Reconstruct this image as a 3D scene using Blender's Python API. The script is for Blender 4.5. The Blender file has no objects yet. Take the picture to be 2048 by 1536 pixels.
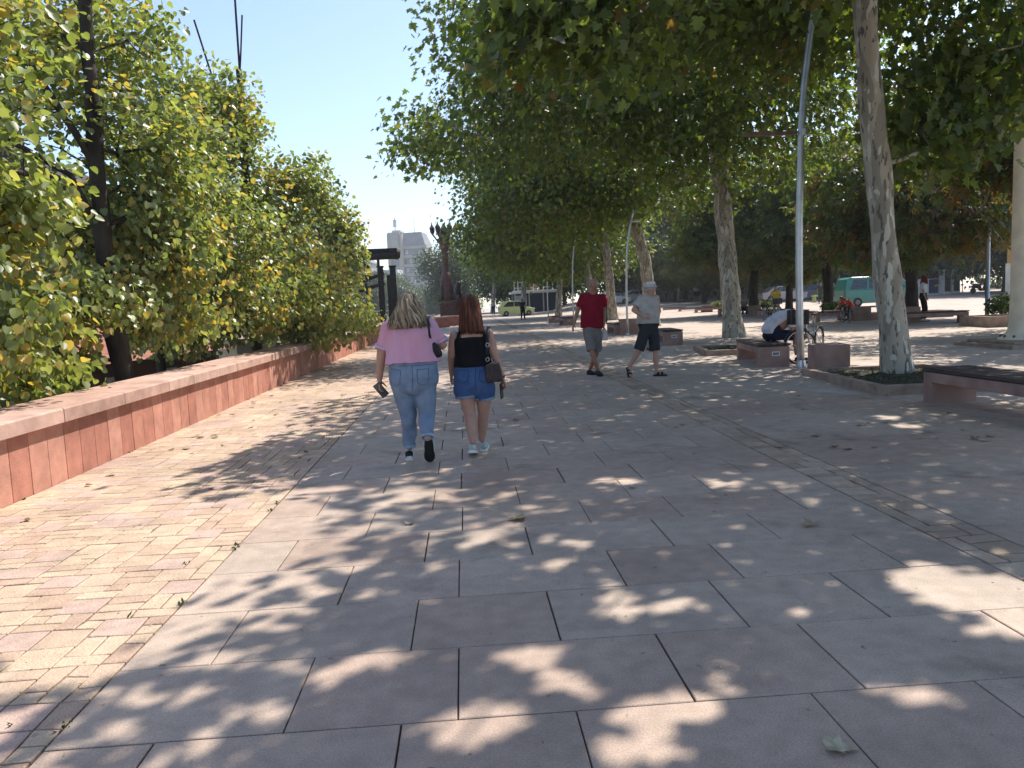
import bpy, bmesh, math, random
import numpy as np
from mathutils import Vector, Matrix, Euler
R = math.radians
random.seed(7)
S = bpy.context.scene
COL = S.collection

# ------------------------------------------------------------------ camera, world, sun, exposure
CAM_H = 1.45
YAW, PITCH, ROLL, FOC = R(3.339), R(5.608), .045, 1540.0   # FOC in pixels of a 2048 wide picture
cam = bpy.data.cameras.new('camera'); cam_o = bpy.data.objects.new('camera', cam); COL.objects.link(cam_o)
cam.sensor_width = 36; cam.lens = 36 * FOC / 2048; cam.clip_start = .05; cam.clip_end = 3000
_f = Vector((math.sin(YAW) * math.cos(PITCH), math.cos(YAW) * math.cos(PITCH), -math.sin(PITCH)))
_r = Vector((math.cos(YAW), -math.sin(YAW), 0)); _u = _r.cross(_f)
CR = _r * math.cos(ROLL) - _u * math.sin(ROLL); CU = _r * math.sin(ROLL) + _u * math.cos(ROLL); CF = _f
m = Matrix((CR, CU, -CF)).transposed().to_4x4(); m.translation = (0, 0, CAM_H)
cam_o.matrix_world = m
S.camera = cam_o

SUN = Vector((.43, .40, .81)).normalized()
elev = math.asin(SUN.z); azim = math.atan2(SUN.x, SUN.y)
w = bpy.data.worlds.new('World'); S.world = w; w.use_nodes = True
nt = w.node_tree; bg = nt.nodes['Background']
sky = nt.nodes.new('ShaderNodeTexSky'); sky.sky_type = 'NISHITA'; sky.sun_disc = False
sky.sun_elevation = elev; sky.sun_rotation = azim
sky.air_density = .95; sky.dust_density = .8; sky.ozone_density = 1.2; sky.altitude = 200
nt.links.new(sky.outputs[0], bg.inputs[0]); bg.inputs[1].default_value = .108
sl = bpy.data.lights.new('sun', 'SUN'); sl.energy = 3.35; sl.angle = R(.45); sl.color = (1, .94, .85)
so = bpy.data.objects.new('sun', sl); COL.objects.link(so)
so.rotation_euler = (-SUN).to_track_quat('-Z', 'Y').to_euler(); so.location = (20, 20, 60)
S.view_settings.view_transform = 'Standard'; S.view_settings.look = 'None'
S.view_settings.exposure = 1.2; S.view_settings.gamma = 1
S.render.engine = 'CYCLES'
S.cycles.max_bounces = 7; S.cycles.diffuse_bounces = 4; S.cycles.glossy_bounces = 2
S.cycles.transmission_bounces = 5; S.cycles.transparent_max_bounces = 6
S.cycles.use_denoising = True; S.cycles.caustics_reflective = False; S.cycles.caustics_refractive = False

# ------------------------------------------------------------------ helpers
def G(y):
    if y <= 3: return 0.
    if y < 9: return .0085 * (y - 3) ** 2 / 12
    return .0085 * (min(y, 120) - 6)
def GE(x, y):
    t = min(1, max(0, (x - 7) / 13)); t = t * t * (3 - 2 * t)
    return G(y) + .02 * min(60, max(0, y - 50)) * t
def ray(px, py): return CF + CR * ((px - 1024) / FOC) - CU * ((py - 768) / FOC)
def at(px, py):
    d = ray(px, py); lo, hi = .1, 500.
    for k in range(60):
        q = (lo + hi) / 2; P = d * q
        if CAM_H + P.z > G(P.y): lo = q
        else: hi = q
    P = d * lo
    return Vector((P.x, P.y, G(P.y)))
def W(px, py, y):
    d = ray(px, py); P = d * (y / d.y)
    return Vector((P.x, P.y, P.z + CAM_H))

def tag(o, label=None, cat=None, group=None, kind=None):
    if label: o['label'] = label
    if cat: o['category'] = cat
    if group: o['group'] = group
    if kind: o['kind'] = kind
    return o
def empty(name, loc=(0, 0, 0), rz=0., label=None, cat=None, group=None):
    o = bpy.data.objects.new(name, None); COL.objects.link(o); o.empty_display_size = .2
    o.location = loc; o.rotation_euler = (0, 0, rz)
    return tag(o, label, cat, group)
def link(name, me, mat, parent=None, loc=None):
    o = bpy.data.objects.new(name, me); COL.objects.link(o)
    if mat is not None:
        me.materials.clear(); me.materials.append(mat)
    if parent is not None: o.parent = parent
    if loc is not None: o.location = loc
    return o
def copy_tree(o, parent=None):
    c = o.copy(); COL.objects.link(c); c.parent = parent
    for ch in list(o.children): copy_tree(ch, c)
    return c
def mesh_np(name, verts, starts, loops, smooth=False, attr=None, attr_pt=None):
    me = bpy.data.meshes.new(name)
    me.vertices.add(len(verts)); me.vertices.foreach_set('co', np.asarray(verts, np.float32).ravel())
    me.loops.add(len(loops)); me.loops.foreach_set('vertex_index', np.asarray(loops, np.int32))
    tot = np.diff(np.append(starts, len(loops))).astype(np.int32)
    me.polygons.add(len(starts)); me.polygons.foreach_set('loop_start', np.asarray(starts, np.int32))
    try: me.polygons.foreach_set('loop_total', tot)
    except Exception: pass
    me.update(calc_edges=True)
    if smooth: me.polygons.foreach_set('use_smooth', np.ones(len(starts), bool))
    if attr_pt is not None:
        a = me.attributes.new('tint', 'FLOAT', 'POINT'); a.data.foreach_set('value', np.asarray(attr_pt, np.float32))
    return me

class MB:
    def __init__(s): s.v = []; s.f = []; s.t = []; s.tint = .5; s.use_t = False
    def add(s, vs, fs, tint=None):
        o = len(s.v); s.v += [tuple(a) for a in vs]; s.f += [tuple(o + i for i in f) for f in fs]
        if tint is not None: s.use_t = True
        s.t += [s.tint if tint is None else tint] * len(vs)
        return s
    def box(s, c, d, rz=0., tint=None, M=None):
        x, y, z = d[0] / 2, d[1] / 2, d[2] / 2
        vs = [Vector(q) for q in ((-x,-y,-z),(x,-y,-z),(x,y,-z),(-x,y,-z),(-x,-y,z),(x,-y,z),(x,y,z),(-x,y,z))]
        rot = M if M is not None else Matrix.Rotation(rz, 3, 'Z')
        vs = [rot @ q + Vector(c) for q in vs]
        return s.add(vs, [(0,3,2,1),(4,5,6,7),(0,1,5,4),(1,2,6,5),(2,3,7,6),(3,0,4,7)], tint)
    def loft(s, rings, n=12, ref=(1, 0, 0), caps=True, power=2., closed=False):
        """rings: (point, ru, rv); ru along ref, rv across"""
        pts = [Vector(r[0]) for r in rings]; ref = Vector(ref).normalized(); vs = []; k = len(pts)
        for i, r in enumerate(rings):
            if closed: t = pts[(i + 1) % k] - pts[i - 1]
            else: t = pts[min(i + 1, k - 1)] - pts[max(i - 1, 0)]
            t = t.normalized() if t.length > 1e-9 else Vector((0, 0, 1))
            if len(r) > 3: rf = Vector(r[3]).normalized()
            else: rf = ref
            if abs(t.dot(rf)) > .95: rf = Vector((0, 1, 0)) if abs(t.y) < .9 else Vector((0, 0, 1))
            u = (rf - t * t.dot(rf)).normalized(); v = t.cross(u)
            for j in range(n):
                a = 2 * math.pi * j / n; c_, s_ = math.cos(a), math.sin(a)
                if power != 2.:
                    c_ = math.copysign(abs(c_) ** (2 / power), c_); s_ = math.copysign(abs(s_) ** (2 / power), s_)
                vs.append(pts[i] + u * (r[1] * c_) + v * (r[2] * s_))
        fs = []
        for i in range(k if closed else k - 1):
            i2 = (i + 1) % k
            for j in range(n):
                j2 = (j + 1) % n
                fs.append((i * n + j, i * n + j2, i2 * n + j2, i2 * n + j))
        if caps and not closed:
            fs.append(tuple(range(n - 1, -1, -1))); fs.append(tuple((k - 1) * n + j for j in range(n)))
        return s.add(vs, fs)
    def tube(s, pts, r, n=8, ref=(1, 0, .01), closed=False):
        rr = r if isinstance(r, (list, tuple)) else [r] * len(pts)
        return s.loft([(p, q, q) for p, q in zip(pts, rr)], n=n, ref=ref, closed=closed)
    def ball(s, c, rx, ry=None, rz=None, n=12, k=7):
        ry = ry or rx; rz = rz or rx; c = Vector(c); rings = []
        for i in range(k):
            a = -math.pi / 2 + math.pi * (i + .5) / k
            rings.append((c + Vector((0, 0, rz * math.sin(a))), rx * math.cos(a), ry * math.cos(a)))
        return s.loft(rings, n=n, ref=(1, 0, 0))
    def lathe(s, prof, c=(0, 0, 0), n=16):
        c = Vector(c); return s.loft([(c + Vector((0, 0, z)), r, r) for r, z in prof], n=n)
    def prism(s, poly, y0, y1, axis='Y'):
        """poly in x,z pairs extruded along y (or in x,y pairs along z)"""
        n = len(poly)
        if axis == 'Y': vs = [(a, y0, b) for a, b in poly] + [(a, y1, b) for a, b in poly]
        elif axis == 'X': vs = [(y0, a, b) for a, b in poly] + [(y1, a, b) for a, b in poly]
        else: vs = [(a, b, y0) for a, b in poly] + [(a, b, y1) for a, b in poly]
        fs = [tuple(range(n - 1, -1, -1)), tuple(range(n, 2 * n))] + [(i, (i + 1) % n, n + (i + 1) % n, n + i) for i in range(n)]
        return s.add(vs, fs)
    def mesh(s, name, smooth=False, fix=True):
        me = bpy.data.meshes.new(name); me.from_pydata(s.v, [], s.f); me.update()
        if fix:
            bm = bmesh.new(); bm.from_mesh(me); bmesh.ops.recalc_face_normals(bm, faces=bm.faces); bm.to_mesh(me); bm.free()
        if smooth: me.polygons.foreach_set('use_smooth', np.ones(len(me.polygons), bool))
        if s.use_t:
            a = me.attributes.new('tint', 'FLOAT', 'POINT'); a.data.foreach_set('value', np.asarray(s.t, np.float32))
        return me
    def build(s, name, mat, parent=None, smooth=False, bevel=0., seg=2, auto=False):
        o = link(name, s.mesh(name, smooth), mat, parent)
        if bevel:
            b = o.modifiers.new('b', 'BEVEL'); b.width = bevel; b.segments = seg; b.limit_method = 'ANGLE'; b.angle_limit = R(40)
        return o

def solid(mb, name, mat, parent, voxel=.008, it=4, fold=0., fs=(18, 18, 5), seed=0, smooth=True):
    """voxel-union of lofts into ONE continuous surface, smoothed, with optional cloth folds"""
    me = mb.mesh(name)
    o = bpy.data.objects.new('tmp', me); COL.objects.link(o)
    a = o.modifiers.new('r', 'REMESH'); a.mode = 'VOXEL'; a.voxel_size = voxel
    b = o.modifiers.new('s', 'SMOOTH'); b.iterations = it; b.factor = .6
    dg = bpy.context.evaluated_depsgraph_get(); dg.update()
    m2 = bpy.data.meshes.new_from_object(o.evaluated_get(dg)); bpy.data.objects.remove(o)
    m2.name = name
    n = len(m2.vertices)
    if fold and n:
        co = np.empty(n * 3, np.float32); m2.vertices.foreach_get('co', co); co = co.reshape(-1, 3)
        no = np.empty(n * 3, np.float32); m2.vertices.foreach_get('normal', no); no = no.reshape(-1, 3)
        rs = np.random.RandomState(seed); d = np.zeros(n)
        for k in range(7):
            f = rs.normal(0, 1, 3) * np.array(fs); ph = rs.uniform(0, 6.28)
            wv = np.sin(co @ f + ph + 1.3 * np.sin(co @ rs.normal(0, 7, 3)))
            d += wv * np.abs(wv)
        co = co + no * (d / 3.5 * fold)[:, None]
        m2.vertices.foreach_set('co', co.astype(np.float32).ravel())
    if smooth: m2.polygons.foreach_set('use_smooth', np.ones(len(m2.polygons), bool))
    m2.update()
    return link(name, m2, mat, parent)

# ------------------------------------------------------------------ materials
def mat(name, col, rough=.7, var=.12, scale=6., bump=0., bscale=40., metal=0., tint=0., col2=None, spec=.3, stretch=None, speck=0., alpha=None, coord='Object'):
    """procedural: base colour broken up by two noises, per-piece tint, bump"""
    M = bpy.data.materials.new(name); M.use_nodes = True; n = M.node_tree.nodes; l = M.node_tree.links
    p = n['Principled BSDF']; p.inputs['Roughness'].default_value = rough; p.inputs['Metallic'].default_value = metal
    p.inputs['Specular IOR Level'].default_value = spec
    tc = n.new('ShaderNodeTexCoord'); src = tc.outputs[coord]
    if stretch:
        mp = n.new('ShaderNodeMapping'); mp.inputs['Scale'].default_value = stretch; l.new(src, mp.inputs[0]); src = mp.outputs[0]
    nz = n.new('ShaderNodeTexNoise'); nz.inputs['Scale'].default_value = scale; nz.inputs['Detail'].default_value = 6; l.new(src, nz.inputs['Vector'])
    c2 = col2 or tuple(max(0, c * (1 - 2 * var)) for c in col)
    c1 = col if col2 else tuple(min(1, c * (1 + var)) for c in col)
    mx = n.new('ShaderNodeMix'); mx.data_type = 'RGBA'
    mr = n.new('ShaderNodeMapRange'); mr.inputs[1].default_value = .32; mr.inputs[2].default_value = .68
    l.new(nz.outputs[0], mr.inputs[0]); l.new(mr.outputs[0], mx.inputs[0])
    mx.inputs[6].default_value = (*c1, 1); mx.inputs[7].default_value = (*c2, 1)
    out = mx.outputs[2]
    if speck:
        n2 = n.new('ShaderNodeTexNoise'); n2.inputs['Scale'].default_value = bscale * 2.2; n2.inputs['Detail'].default_value = 3; l.new(src, n2.inputs['Vector'])
        r2 = n.new('ShaderNodeMapRange'); r2.inputs[1].default_value = .35; r2.inputs[2].default_value = .65
        r2.inputs[3].default_value = 1 - speck; r2.inputs[4].default_value = 1 + speck
        l.new(n2.outputs[0], r2.inputs[0])
        mm = n.new('ShaderNodeVectorMath'); mm.operation = 'SCALE'; l.new(out, mm.inputs[0]); l.new(r2.outputs[0], mm.inputs['Scale']); out = mm.outputs[0]
    if tint:
        at_ = n.new('ShaderNodeAttribute'); at_.attribute_name = 'tint'
        r3 = n.new('ShaderNodeMapRange'); r3.inputs[3].default_value = 1 - tint; r3.inputs[4].default_value = 1 + tint
        l.new(at_.outputs['Fac'], r3.inputs[0])
        mm = n.new('ShaderNodeVectorMath'); mm.operation = 'SCALE'; l.new(out, mm.inputs[0]); l.new(r3.outputs[0], mm.inputs['Scale']); out = mm.outputs[0]
    l.new(out, p.inputs['Base Color'])
    if bump:
        bn = n.new('ShaderNodeTexNoise'); bn.inputs['Scale'].default_value = bscale; bn.inputs['Detail'].default_value = 5; l.new(src, bn.inputs['Vector'])
        bp = n.new('ShaderNodeBump'); bp.inputs['Strength'].default_value = bump; bp.inputs['Distance'].default_value = .02
        l.new(bn.outputs[0], bp.inputs['Height']); l.new(bp.outputs[0], p.inputs['Normal'])
    return M

def ramp_mat(name, stops, rough=.8, bump=.2, bscale=60, speck=.12, patch=1.2, spec=.25, stains=0.):
    """stone colour picked per piece by its own 'tint' value, then mottled"""
    M = mat(name, (.5, .5, .5), rough=rough, var=.0, bump=bump, bscale=bscale, spec=spec)
    n = M.node_tree.nodes; l = M.node_tree.links; p = n['Principled BSDF']
    at_ = n.new('ShaderNodeAttribute'); at_.attribute_name = 'tint'
    rp = n.new('ShaderNodeValToRGB'); rp.color_ramp.interpolation = 'LINEAR'
    e = rp.color_ramp.elements
    while len(e) < len(stops): e.new(.5)
    for i, (q, c) in enumerate(stops): e[i].position = q; e[i].color = (*c, 1)
    l.new(at_.outputs['Fac'], rp.inputs[0])
    tc = n.new('ShaderNodeTexCoord')
    out = rp.outputs[0]
    for sc, amt, lo, hi in ((patch, .13, .35, .65), (9, .09, .35, .65), (140, speck, .38, .62)):
        nz = n.new('ShaderNodeTexNoise'); nz.inputs['Scale'].default_value = sc; nz.inputs['Detail'].default_value = 5; l.new(tc.outputs['Object'], nz.inputs['Vector'])
        r2 = n.new('ShaderNodeMapRange'); r2.inputs[1].default_value = lo; r2.inputs[2].default_value = hi
        r2.inputs[3].default_value = 1 - amt; r2.inputs[4].default_value = 1 + amt; l.new(nz.outputs[0], r2.inputs[0])
        mm = n.new('ShaderNodeVectorMath'); mm.operation = 'SCALE'; l.new(out, mm.inputs[0]); l.new(r2.outputs[0], mm.inputs['Scale']); out = mm.outputs[0]
    if stains:                                    # blotches of dirt, spills and old gum
        for sc, lo, hi, am in ((1.7, .60, .72, stains), (13, .70, .735, stains * 1.5), (.45, .5, .8, stains * .7)):
            nz = n.new('ShaderNodeTexNoise'); nz.inputs['Scale'].default_value = sc; nz.inputs['Detail'].default_value = 4; nz.inputs['Distortion'].default_value = .4; l.new(tc.outputs['Object'], nz.inputs['Vector'])
            r2 = n.new('ShaderNodeMapRange'); r2.inputs[1].default_value = lo; r2.inputs[2].default_value = hi; r2.inputs[3].default_value = 1; r2.inputs[4].default_value = 1 - am; l.new(nz.outputs[0], r2.inputs[0])
            mm = n.new('ShaderNodeVectorMath'); mm.operation = 'SCALE'; l.new(out, mm.inputs[0]); l.new(r2.outputs[0], mm.inputs['Scale']); out = mm.outputs[0]
    l.new(out, p.inputs['Base Color'])
    return M

def leaf_mat(name, stops, transl=.35, rough=.42, spec=.5, tcol=(1.25, 1.25, .45)):
    M = bpy.data.materials.new(name); M.use_nodes = True; n = M.node_tree.nodes; l = M.node_tree.links
    p = n['Principled BSDF']; p.inputs['Roughness'].default_value = rough; p.inputs['Specular IOR Level'].default_value = spec
    at_ = n.new('ShaderNodeAttribute'); at_.attribute_name = 'tint'
    rp = n.new('ShaderNodeValToRGB'); e = rp.color_ramp.elements
    while len(e) < len(stops): e.new(.5)
    for i, (q, c) in enumerate(stops): e[i].position = q; e[i].color = (*c, 1)
    l.new(at_.outputs['Fac'], rp.inputs[0]); l.new(rp.outputs[0], p.inputs['Base Color'])
    tr = n.new('ShaderNodeBsdfTranslucent')
    mm = n.new('ShaderNodeVectorMath'); mm.operation = 'MULTIPLY'; mm.inputs[1].default_value = tcol
    l.new(rp.outputs[0], mm.inputs[0]); l.new(mm.outputs[0], tr.inputs[0])
    mx = n.new('ShaderNodeMixShader'); mx.inputs[0].default_value = transl
    l.new(p.outputs[0], mx.inputs[1]); l.new(tr.outputs[0], mx.inputs[2]); l.new(mx.outputs[0], n['Material Output'].inputs[0])
    return M

M_ = {}
M_['bed'] = mat('joint_dirt', (.10, .08, .062), rough=.95, var=.3, scale=4, bump=.3)
M_['brick'] = ramp_mat('clinker', [(0, (.38, .25, .195)), (.3, (.45, .325, .235)), (.6, (.49, .365, .265)), (.85, (.515, .395, .28)), (.93, (.455, .325, .265)), (1, (.475, .345, .285))], bump=.35, bscale=55, speck=.16, stains=.12)
M_['slab'] = ramp_mat('granite_slab', [(0, (.40, .295, .235)), (.3, (.44, .33, .26)), (.6, (.42, .335, .27)), (1, (.47, .36, .285))], rough=.62, bump=.15, bscale=160, speck=.14, patch=.9, spec=.3, stains=.34)
M_['cobble'] = ramp_mat('cobble', [(0, (.30, .225, .17)), (.5, (.39, .295, .22)), (1, (.47, .36, .27))], bump=.4, bscale=45)
M_['plaza'] = mat('plaza', (.50, .415, .35), rough=.8, var=.1, scale=.8, bump=.15, bscale=60, speck=.1)
M_['wallpanel'] = ramp_mat('red_stone', [(0, (.39, .165, .12)), (.5, (.44, .20, .145)), (1, (.50, .25, .185))], bump=.3, bscale=80, speck=.10, patch=3, stains=.16)
M_['coping'] = ramp_mat('pink_granite', [(0, (.43, .27, .215)), (1, (.53, .35, .285))], bump=.25, bscale=120, speck=.14, patch=3, stains=.18)
M_['concrete'] = mat('pink_concrete', (.34, .225, .195), rough=.85, var=.15, scale=3, bump=.3, bscale=120, speck=.16)
M_['kerb'] = mat('kerb_stone', (.34, .255, .20), rough=.85, var=.14, scale=5, bump=.3, bscale=90, speck=.14)
M_['slat'] = mat('bench_wood', (.075, .055, .05), rough=.6, var=.3, scale=3, bump=.3, bscale=30, stretch=(8, .6, 8))
M_['soil'] = mat('soil', (.06, .045, .03), rough=.95, var=.3, scale=8, bump=.8, bscale=25)
M_['galv'] = mat('galvanised', (.50, .52, .54), rough=.38, var=.1, scale=5, metal=.75, bump=.05)
M_['cream'] = mat('cream_paint', (.72, .65, .52), rough=.5, var=.08, scale=3, bump=.08, bscale=12)
M_['brownmetal'] = mat('brown_metal', (.16, .10, .075), rough=.5, var=.2)
M_['black'] = mat('black', (.012, .012, .014), rough=.5, var=.2)
M_['blackwood'] = mat('black_timber', (.022, .018, .018), rough=.7, var=.3, bump=.3)
M_['rubber'] = mat('rubber', (.02, .02, .02), rough=.8)
M_['bronze'] = mat('dark_bronze', (.055, .04, .035), rough=.5, var=.25, metal=.4, bump=.5, bscale=12)
M_['redgranite'] = mat('red_granite', (.115, .058, .047), rough=.6, var=.2, bump=.4, bscale=12)
M_['white'] = mat('white_paint', (.72, .72, .70), rough=.5, var=.04)
M_['glass'] = mat('dark_glass', (.035, .045, .055), rough=.08, var=.3, spec=.8)
M_['grass'] = mat('green_weed', (.05, .11, .02), rough=.6, var=.3, scale=20)

# ------------------------------------------------------------------ ground, paving
def sheet(name, xs, ys, dz, mt, kind='structure', xf=None, zf=None):
    nx, ny = len(xs), len(ys); vs = []; fs = []
    for y in ys:
        for i, x in enumerate(xs):
            X = x if xf is None else xf(i, x, y)
            vs.append((X, y, (G(y) if zf is None else zf(X, y)) + dz))
    for j in range(ny - 1):
        for i in range(nx - 1): fs.append((j * nx + i, j * nx + i + 1, (j + 1) * nx + i + 1, (j + 1) * nx + i))
    me = bpy.data.meshes.new(name); me.from_pydata(vs, [], fs); me.update()
    return tag(link(name, me, mt), kind=kind)
ys = [-40, -20, -10, 0, 3, 4, 5, 6, 7, 8, 9] + list(np.linspace(12, 120, 28)) + [150, 250, 420, 900, 1800]
WX = -3.85            # face of the parapet
SX0, SX1, CX1 = -1.53, 2.69, 3.05
M_['earth'] = mat('river_bank_earth', (.12, .11, .06), rough=.95, var=.35, scale=.3, bump=.4, bscale=4)
sheet('ground', [-1500, -300, -60, -20, -12, -8, -4.62, -4.60, 100, 400, 1500], ys, 0, M_['earth'],
      zf=lambda x, y: (G(y) - .06) if x > -4.61 else (-3.6 if y < 70 else max(-3.6, G(y) - 4.5 + min(4, (y - 70) / 20))))
sheet('paving_bed', [WX - .3, 14.], [y for y in ys if -11 < y < 90], -.016, M_['bed'])
def xb(y): return CX1 if y >= 14 else (CX1 + (14 - y) / 1.55 if y > 9 else 14.)
py_ = [y for y in ys if 9 <= y <= 900]; py_ = sorted(set([8.999, 50, 110] + py_ + list(np.linspace(9, 14, 11))))
sheet('plaza', [0, 6, 8, 10, 12, 14, 16, 18, 20, 60, 200], [y for y in py_ if y >= 9], -.004, M_['plaza'], xf=lambda i, x, y: (CX1 + max(0., (14 - y)) / 1.55) if i == 0 else max(x, CX1 + max(0., (14 - y)) / 1.55 + i * .3), zf=GE)
sheet('plaza_near', [12, 200], [y for y in ys if -41 < y <= 9], -.004, M_['plaza'])
# plaza brick zone close to the benches: fine joints
def brickify(M, sx, sy, dark=.62, off=.5, rz=0):
    n = M.node_tree.nodes; l = M.node_tree.links; p = n['Principled BSDF']
    tc = n.new('ShaderNodeTexCoord'); mp = n.new('ShaderNodeMapping'); l.new(tc.outputs['Object'], mp.inputs[0]); mp.inputs['Rotation'].default_value = (0, 0, rz)
    b = n.new('ShaderNodeTexBrick'); l.new(mp.outputs[0], b.inputs[0]); b.inputs['Scale'].default_value = 1; b.offset = off
    b.inputs['Brick Width'].default_value = sx; b.inputs['Row Height'].default_value = sy; b.inputs['Mortar Size'].default_value = .006
    b.inputs['Color1'].default_value = (1.06, 1.03, 1, 1); b.inputs['Color2'].default_value = (.88, .86, .88, 1); b.inputs['Mortar'].default_value = (dark, dark, dark, 1)
    src = p.inputs['Base Color'].links[0].from_socket
    mm = n.new('ShaderNodeVectorMath'); mm.operation = 'MULTIPLY'; l.new(src, mm.inputs[0]); l.new(b.outputs[0], mm.inputs[1]); l.new(mm.outputs[0], p.inputs['Base Color'])
brickify(M_['plaza'], .22, .15)

def stone(mb, q, h, ins, tint, r, tilt=0.):
    """q: four corners (x,y) ccw; flat-topped stone with a chamfer and slightly worn corners"""
    cx = sum(p[0] for p in q) / 4; cy = sum(p[1] for p in q) / 4; vs = []
    g = G(cy); zt = g + r.uniform(-.0015, .0015)
    tx, ty = r.uniform(-tilt, tilt), r.uniform(-tilt, tilt)
    sl = (G(cy + .3) - G(cy - .3)) / .6
    for lvl in range(3):
        s = (0, 0, ins)[lvl]; dz = (-h, -ins * .7, 0)[lvl]
        for (x, y) in q:
            dx, dy = x - cx, y - cy; X = x - math.copysign(s, dx); Y = y - math.copysign(s, dy)
            vs.append((X, Y, zt + sl * (Y - cy) + dz + (tx * dx + ty * dy if lvl else 0)))
    fs = [(8, 9, 10, 11)]
    for a in (0, 4):
        for i in range(4): fs.append((a + i, a + (i + 1) % 4, a + 4 + (i + 1) % 4, a + 4 + i))
    mb.add(vs, fs, tint)

def unit_paving(x0, x1, y0, y1, u, rnd, mb, ins=.004, gap=.007, jit=.004, big=.16, tilt=.012):
    nx = max(1, round((x1 - x0) / u)); ny = round((y1 - y0) / u); ux = (x1 - x0) / nx; occ = [[0] * nx for _ in range(ny)]
    jx = {}
    def J(i, j):
        if (i, j) not in jx:
            edge = i == 0 or i == nx
            jx[(i, j)] = (0 if edge else rnd.uniform(-jit, jit), rnd.uniform(-jit, jit))
        a = jx[(i, j)]; return (x0 + i * ux + a[0], y0 + j * u + a[1])
    for j in range(ny):
        for i in range(nx):
            if occ[j][i]: continue
            opts = []
            if i + 1 < nx and not occ[j][i + 1]:
                opts += [(2, 1)] * 6
                if j + 1 < ny and not occ[j + 1][i] and not occ[j + 1][i + 1]: opts += [(2, 2)] * 7
                if i + 2 < nx and not occ[j][i + 2]:
                    opts += [(2, 1)]
                    if j + 1 < ny and not any(occ[j + 1][i:i + 3]): opts += [(2, 2)]
            if j + 1 < ny and not occ[j + 1][i]: opts += [(1, 2)]
            opts += [(1, 1)]
            a, b = rnd.choice(opts)
            for jj in range(j, j + b):
                for ii in range(i, i + a): occ[jj][ii] = 1
            q = [J(i, j), J(i + a, j), J(i + a, j + b), J(i, j + b)]
            g = gap / 2
            q = [(q[0][0] + g, q[0][1] + g), (q[1][0] - g, q[1][1] + g), (q[2][0] - g, q[2][1] - g), (q[3][0] + g, q[3][1] - g)]
            t = rnd.uniform(.15, .86)
            if a * b >= 4 and rnd.random() < .5: t = rnd.uniform(.92, 1)
            stone(mb, q, .014, ins, t, rnd, tilt)
rr = random.Random(3)
mb = MB(); unit_paving(WX, SX0 - .004, -3, 42, .105, rr, mb, jit=.008, gap=.008)
tag(mb.build('brick_paving', M_['brick']), kind='structure')
mb = MB(); unit_paving(SX1 + .004, CX1 - .004, -3, 42, .115, rr, mb, gap=.012, jit=.010, tilt=.03)
tag(mb.build('cobble_strip', M_['cobble']), kind='structure')
mb = MB(); y = -3.2; rows = 0
rh = [.63] * 200
# course joints read off the photograph (metres ahead)
joints = [2.63 + .592 * k for k in range(-10, 145)]
for k, (a, b) in enumerate(zip(joints[:-1], joints[1:])):
    e = (k - 10) % 2 == 0; xs_ = sorted([(-.09 if e else .34) + 1.49 * n for n in range(-3, 4)] + [(.77 if e else 1.19) + 1.49 * n for n in range(-3, 4)])
    xs_ = [SX0] + [q + rr.uniform(-.012, .012) for q in xs_ if SX0 + .2 < q < SX1 - .2] + [SX1]
    for x, x2 in zip(xs_[:-1], xs_[1:]):
        g = rr.choice([.003, .003, .0045, .006]); g2 = rr.choice([.0025, .003, .0045])
        stone(mb, [(x + g, a + g2), (x2 - g, a + g2), (x2 - g, b - g2), (x + g, b - g2)], .014, .004, rr.uniform(0, 1), rr, .0018)
tag(mb.build('slab_paving', M_['slab']), kind='structure')
mb = MB()
for a, b in zip(joints[:-1], joints[1:]):
    if a >= 14: break
    b = min(b, 14.)
    x = CX1; first = True
    e0 = CX1 + (14 - a) / 1.55 if a > 9 else 12.; e1 = CX1 + (14 - b) / 1.55 if b > 9 else 12.
    e1 = max(e1, CX1 + .03)
    while True:
        L = rr.uniform(1.3, 2.2); x2 = x + L; last = x2 > min(e0, e1) - .6 or min(e0, e1) - x < 1.2
        p0, p1 = (e0, e1) if last else (x2, x2)
        stone(mb, [(x + .005, a + .004), (p0 - .005, a + .004), (p1 - .005, b - .004), (x + .005, b - .004)], .014, .004, rr.uniform(0, .8), rr, .0015)
        x = x2
        if last: break
tag(mb.build('side_slab_paving', M_['slab']), kind='structure')
sheet('far_promenade', [WX, SX0, CX1], [y for y in ys if 84 <= y <= 420], -.002, M_['plaza'])
sheet('far_brick_paving', [WX, SX0], [41.9, 60, 84], -.008, M_['plaza'])
sheet('far_cobble_strip', [SX1, CX1], [41.9, 60, 90], -.008, M_['cobble'])

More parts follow.
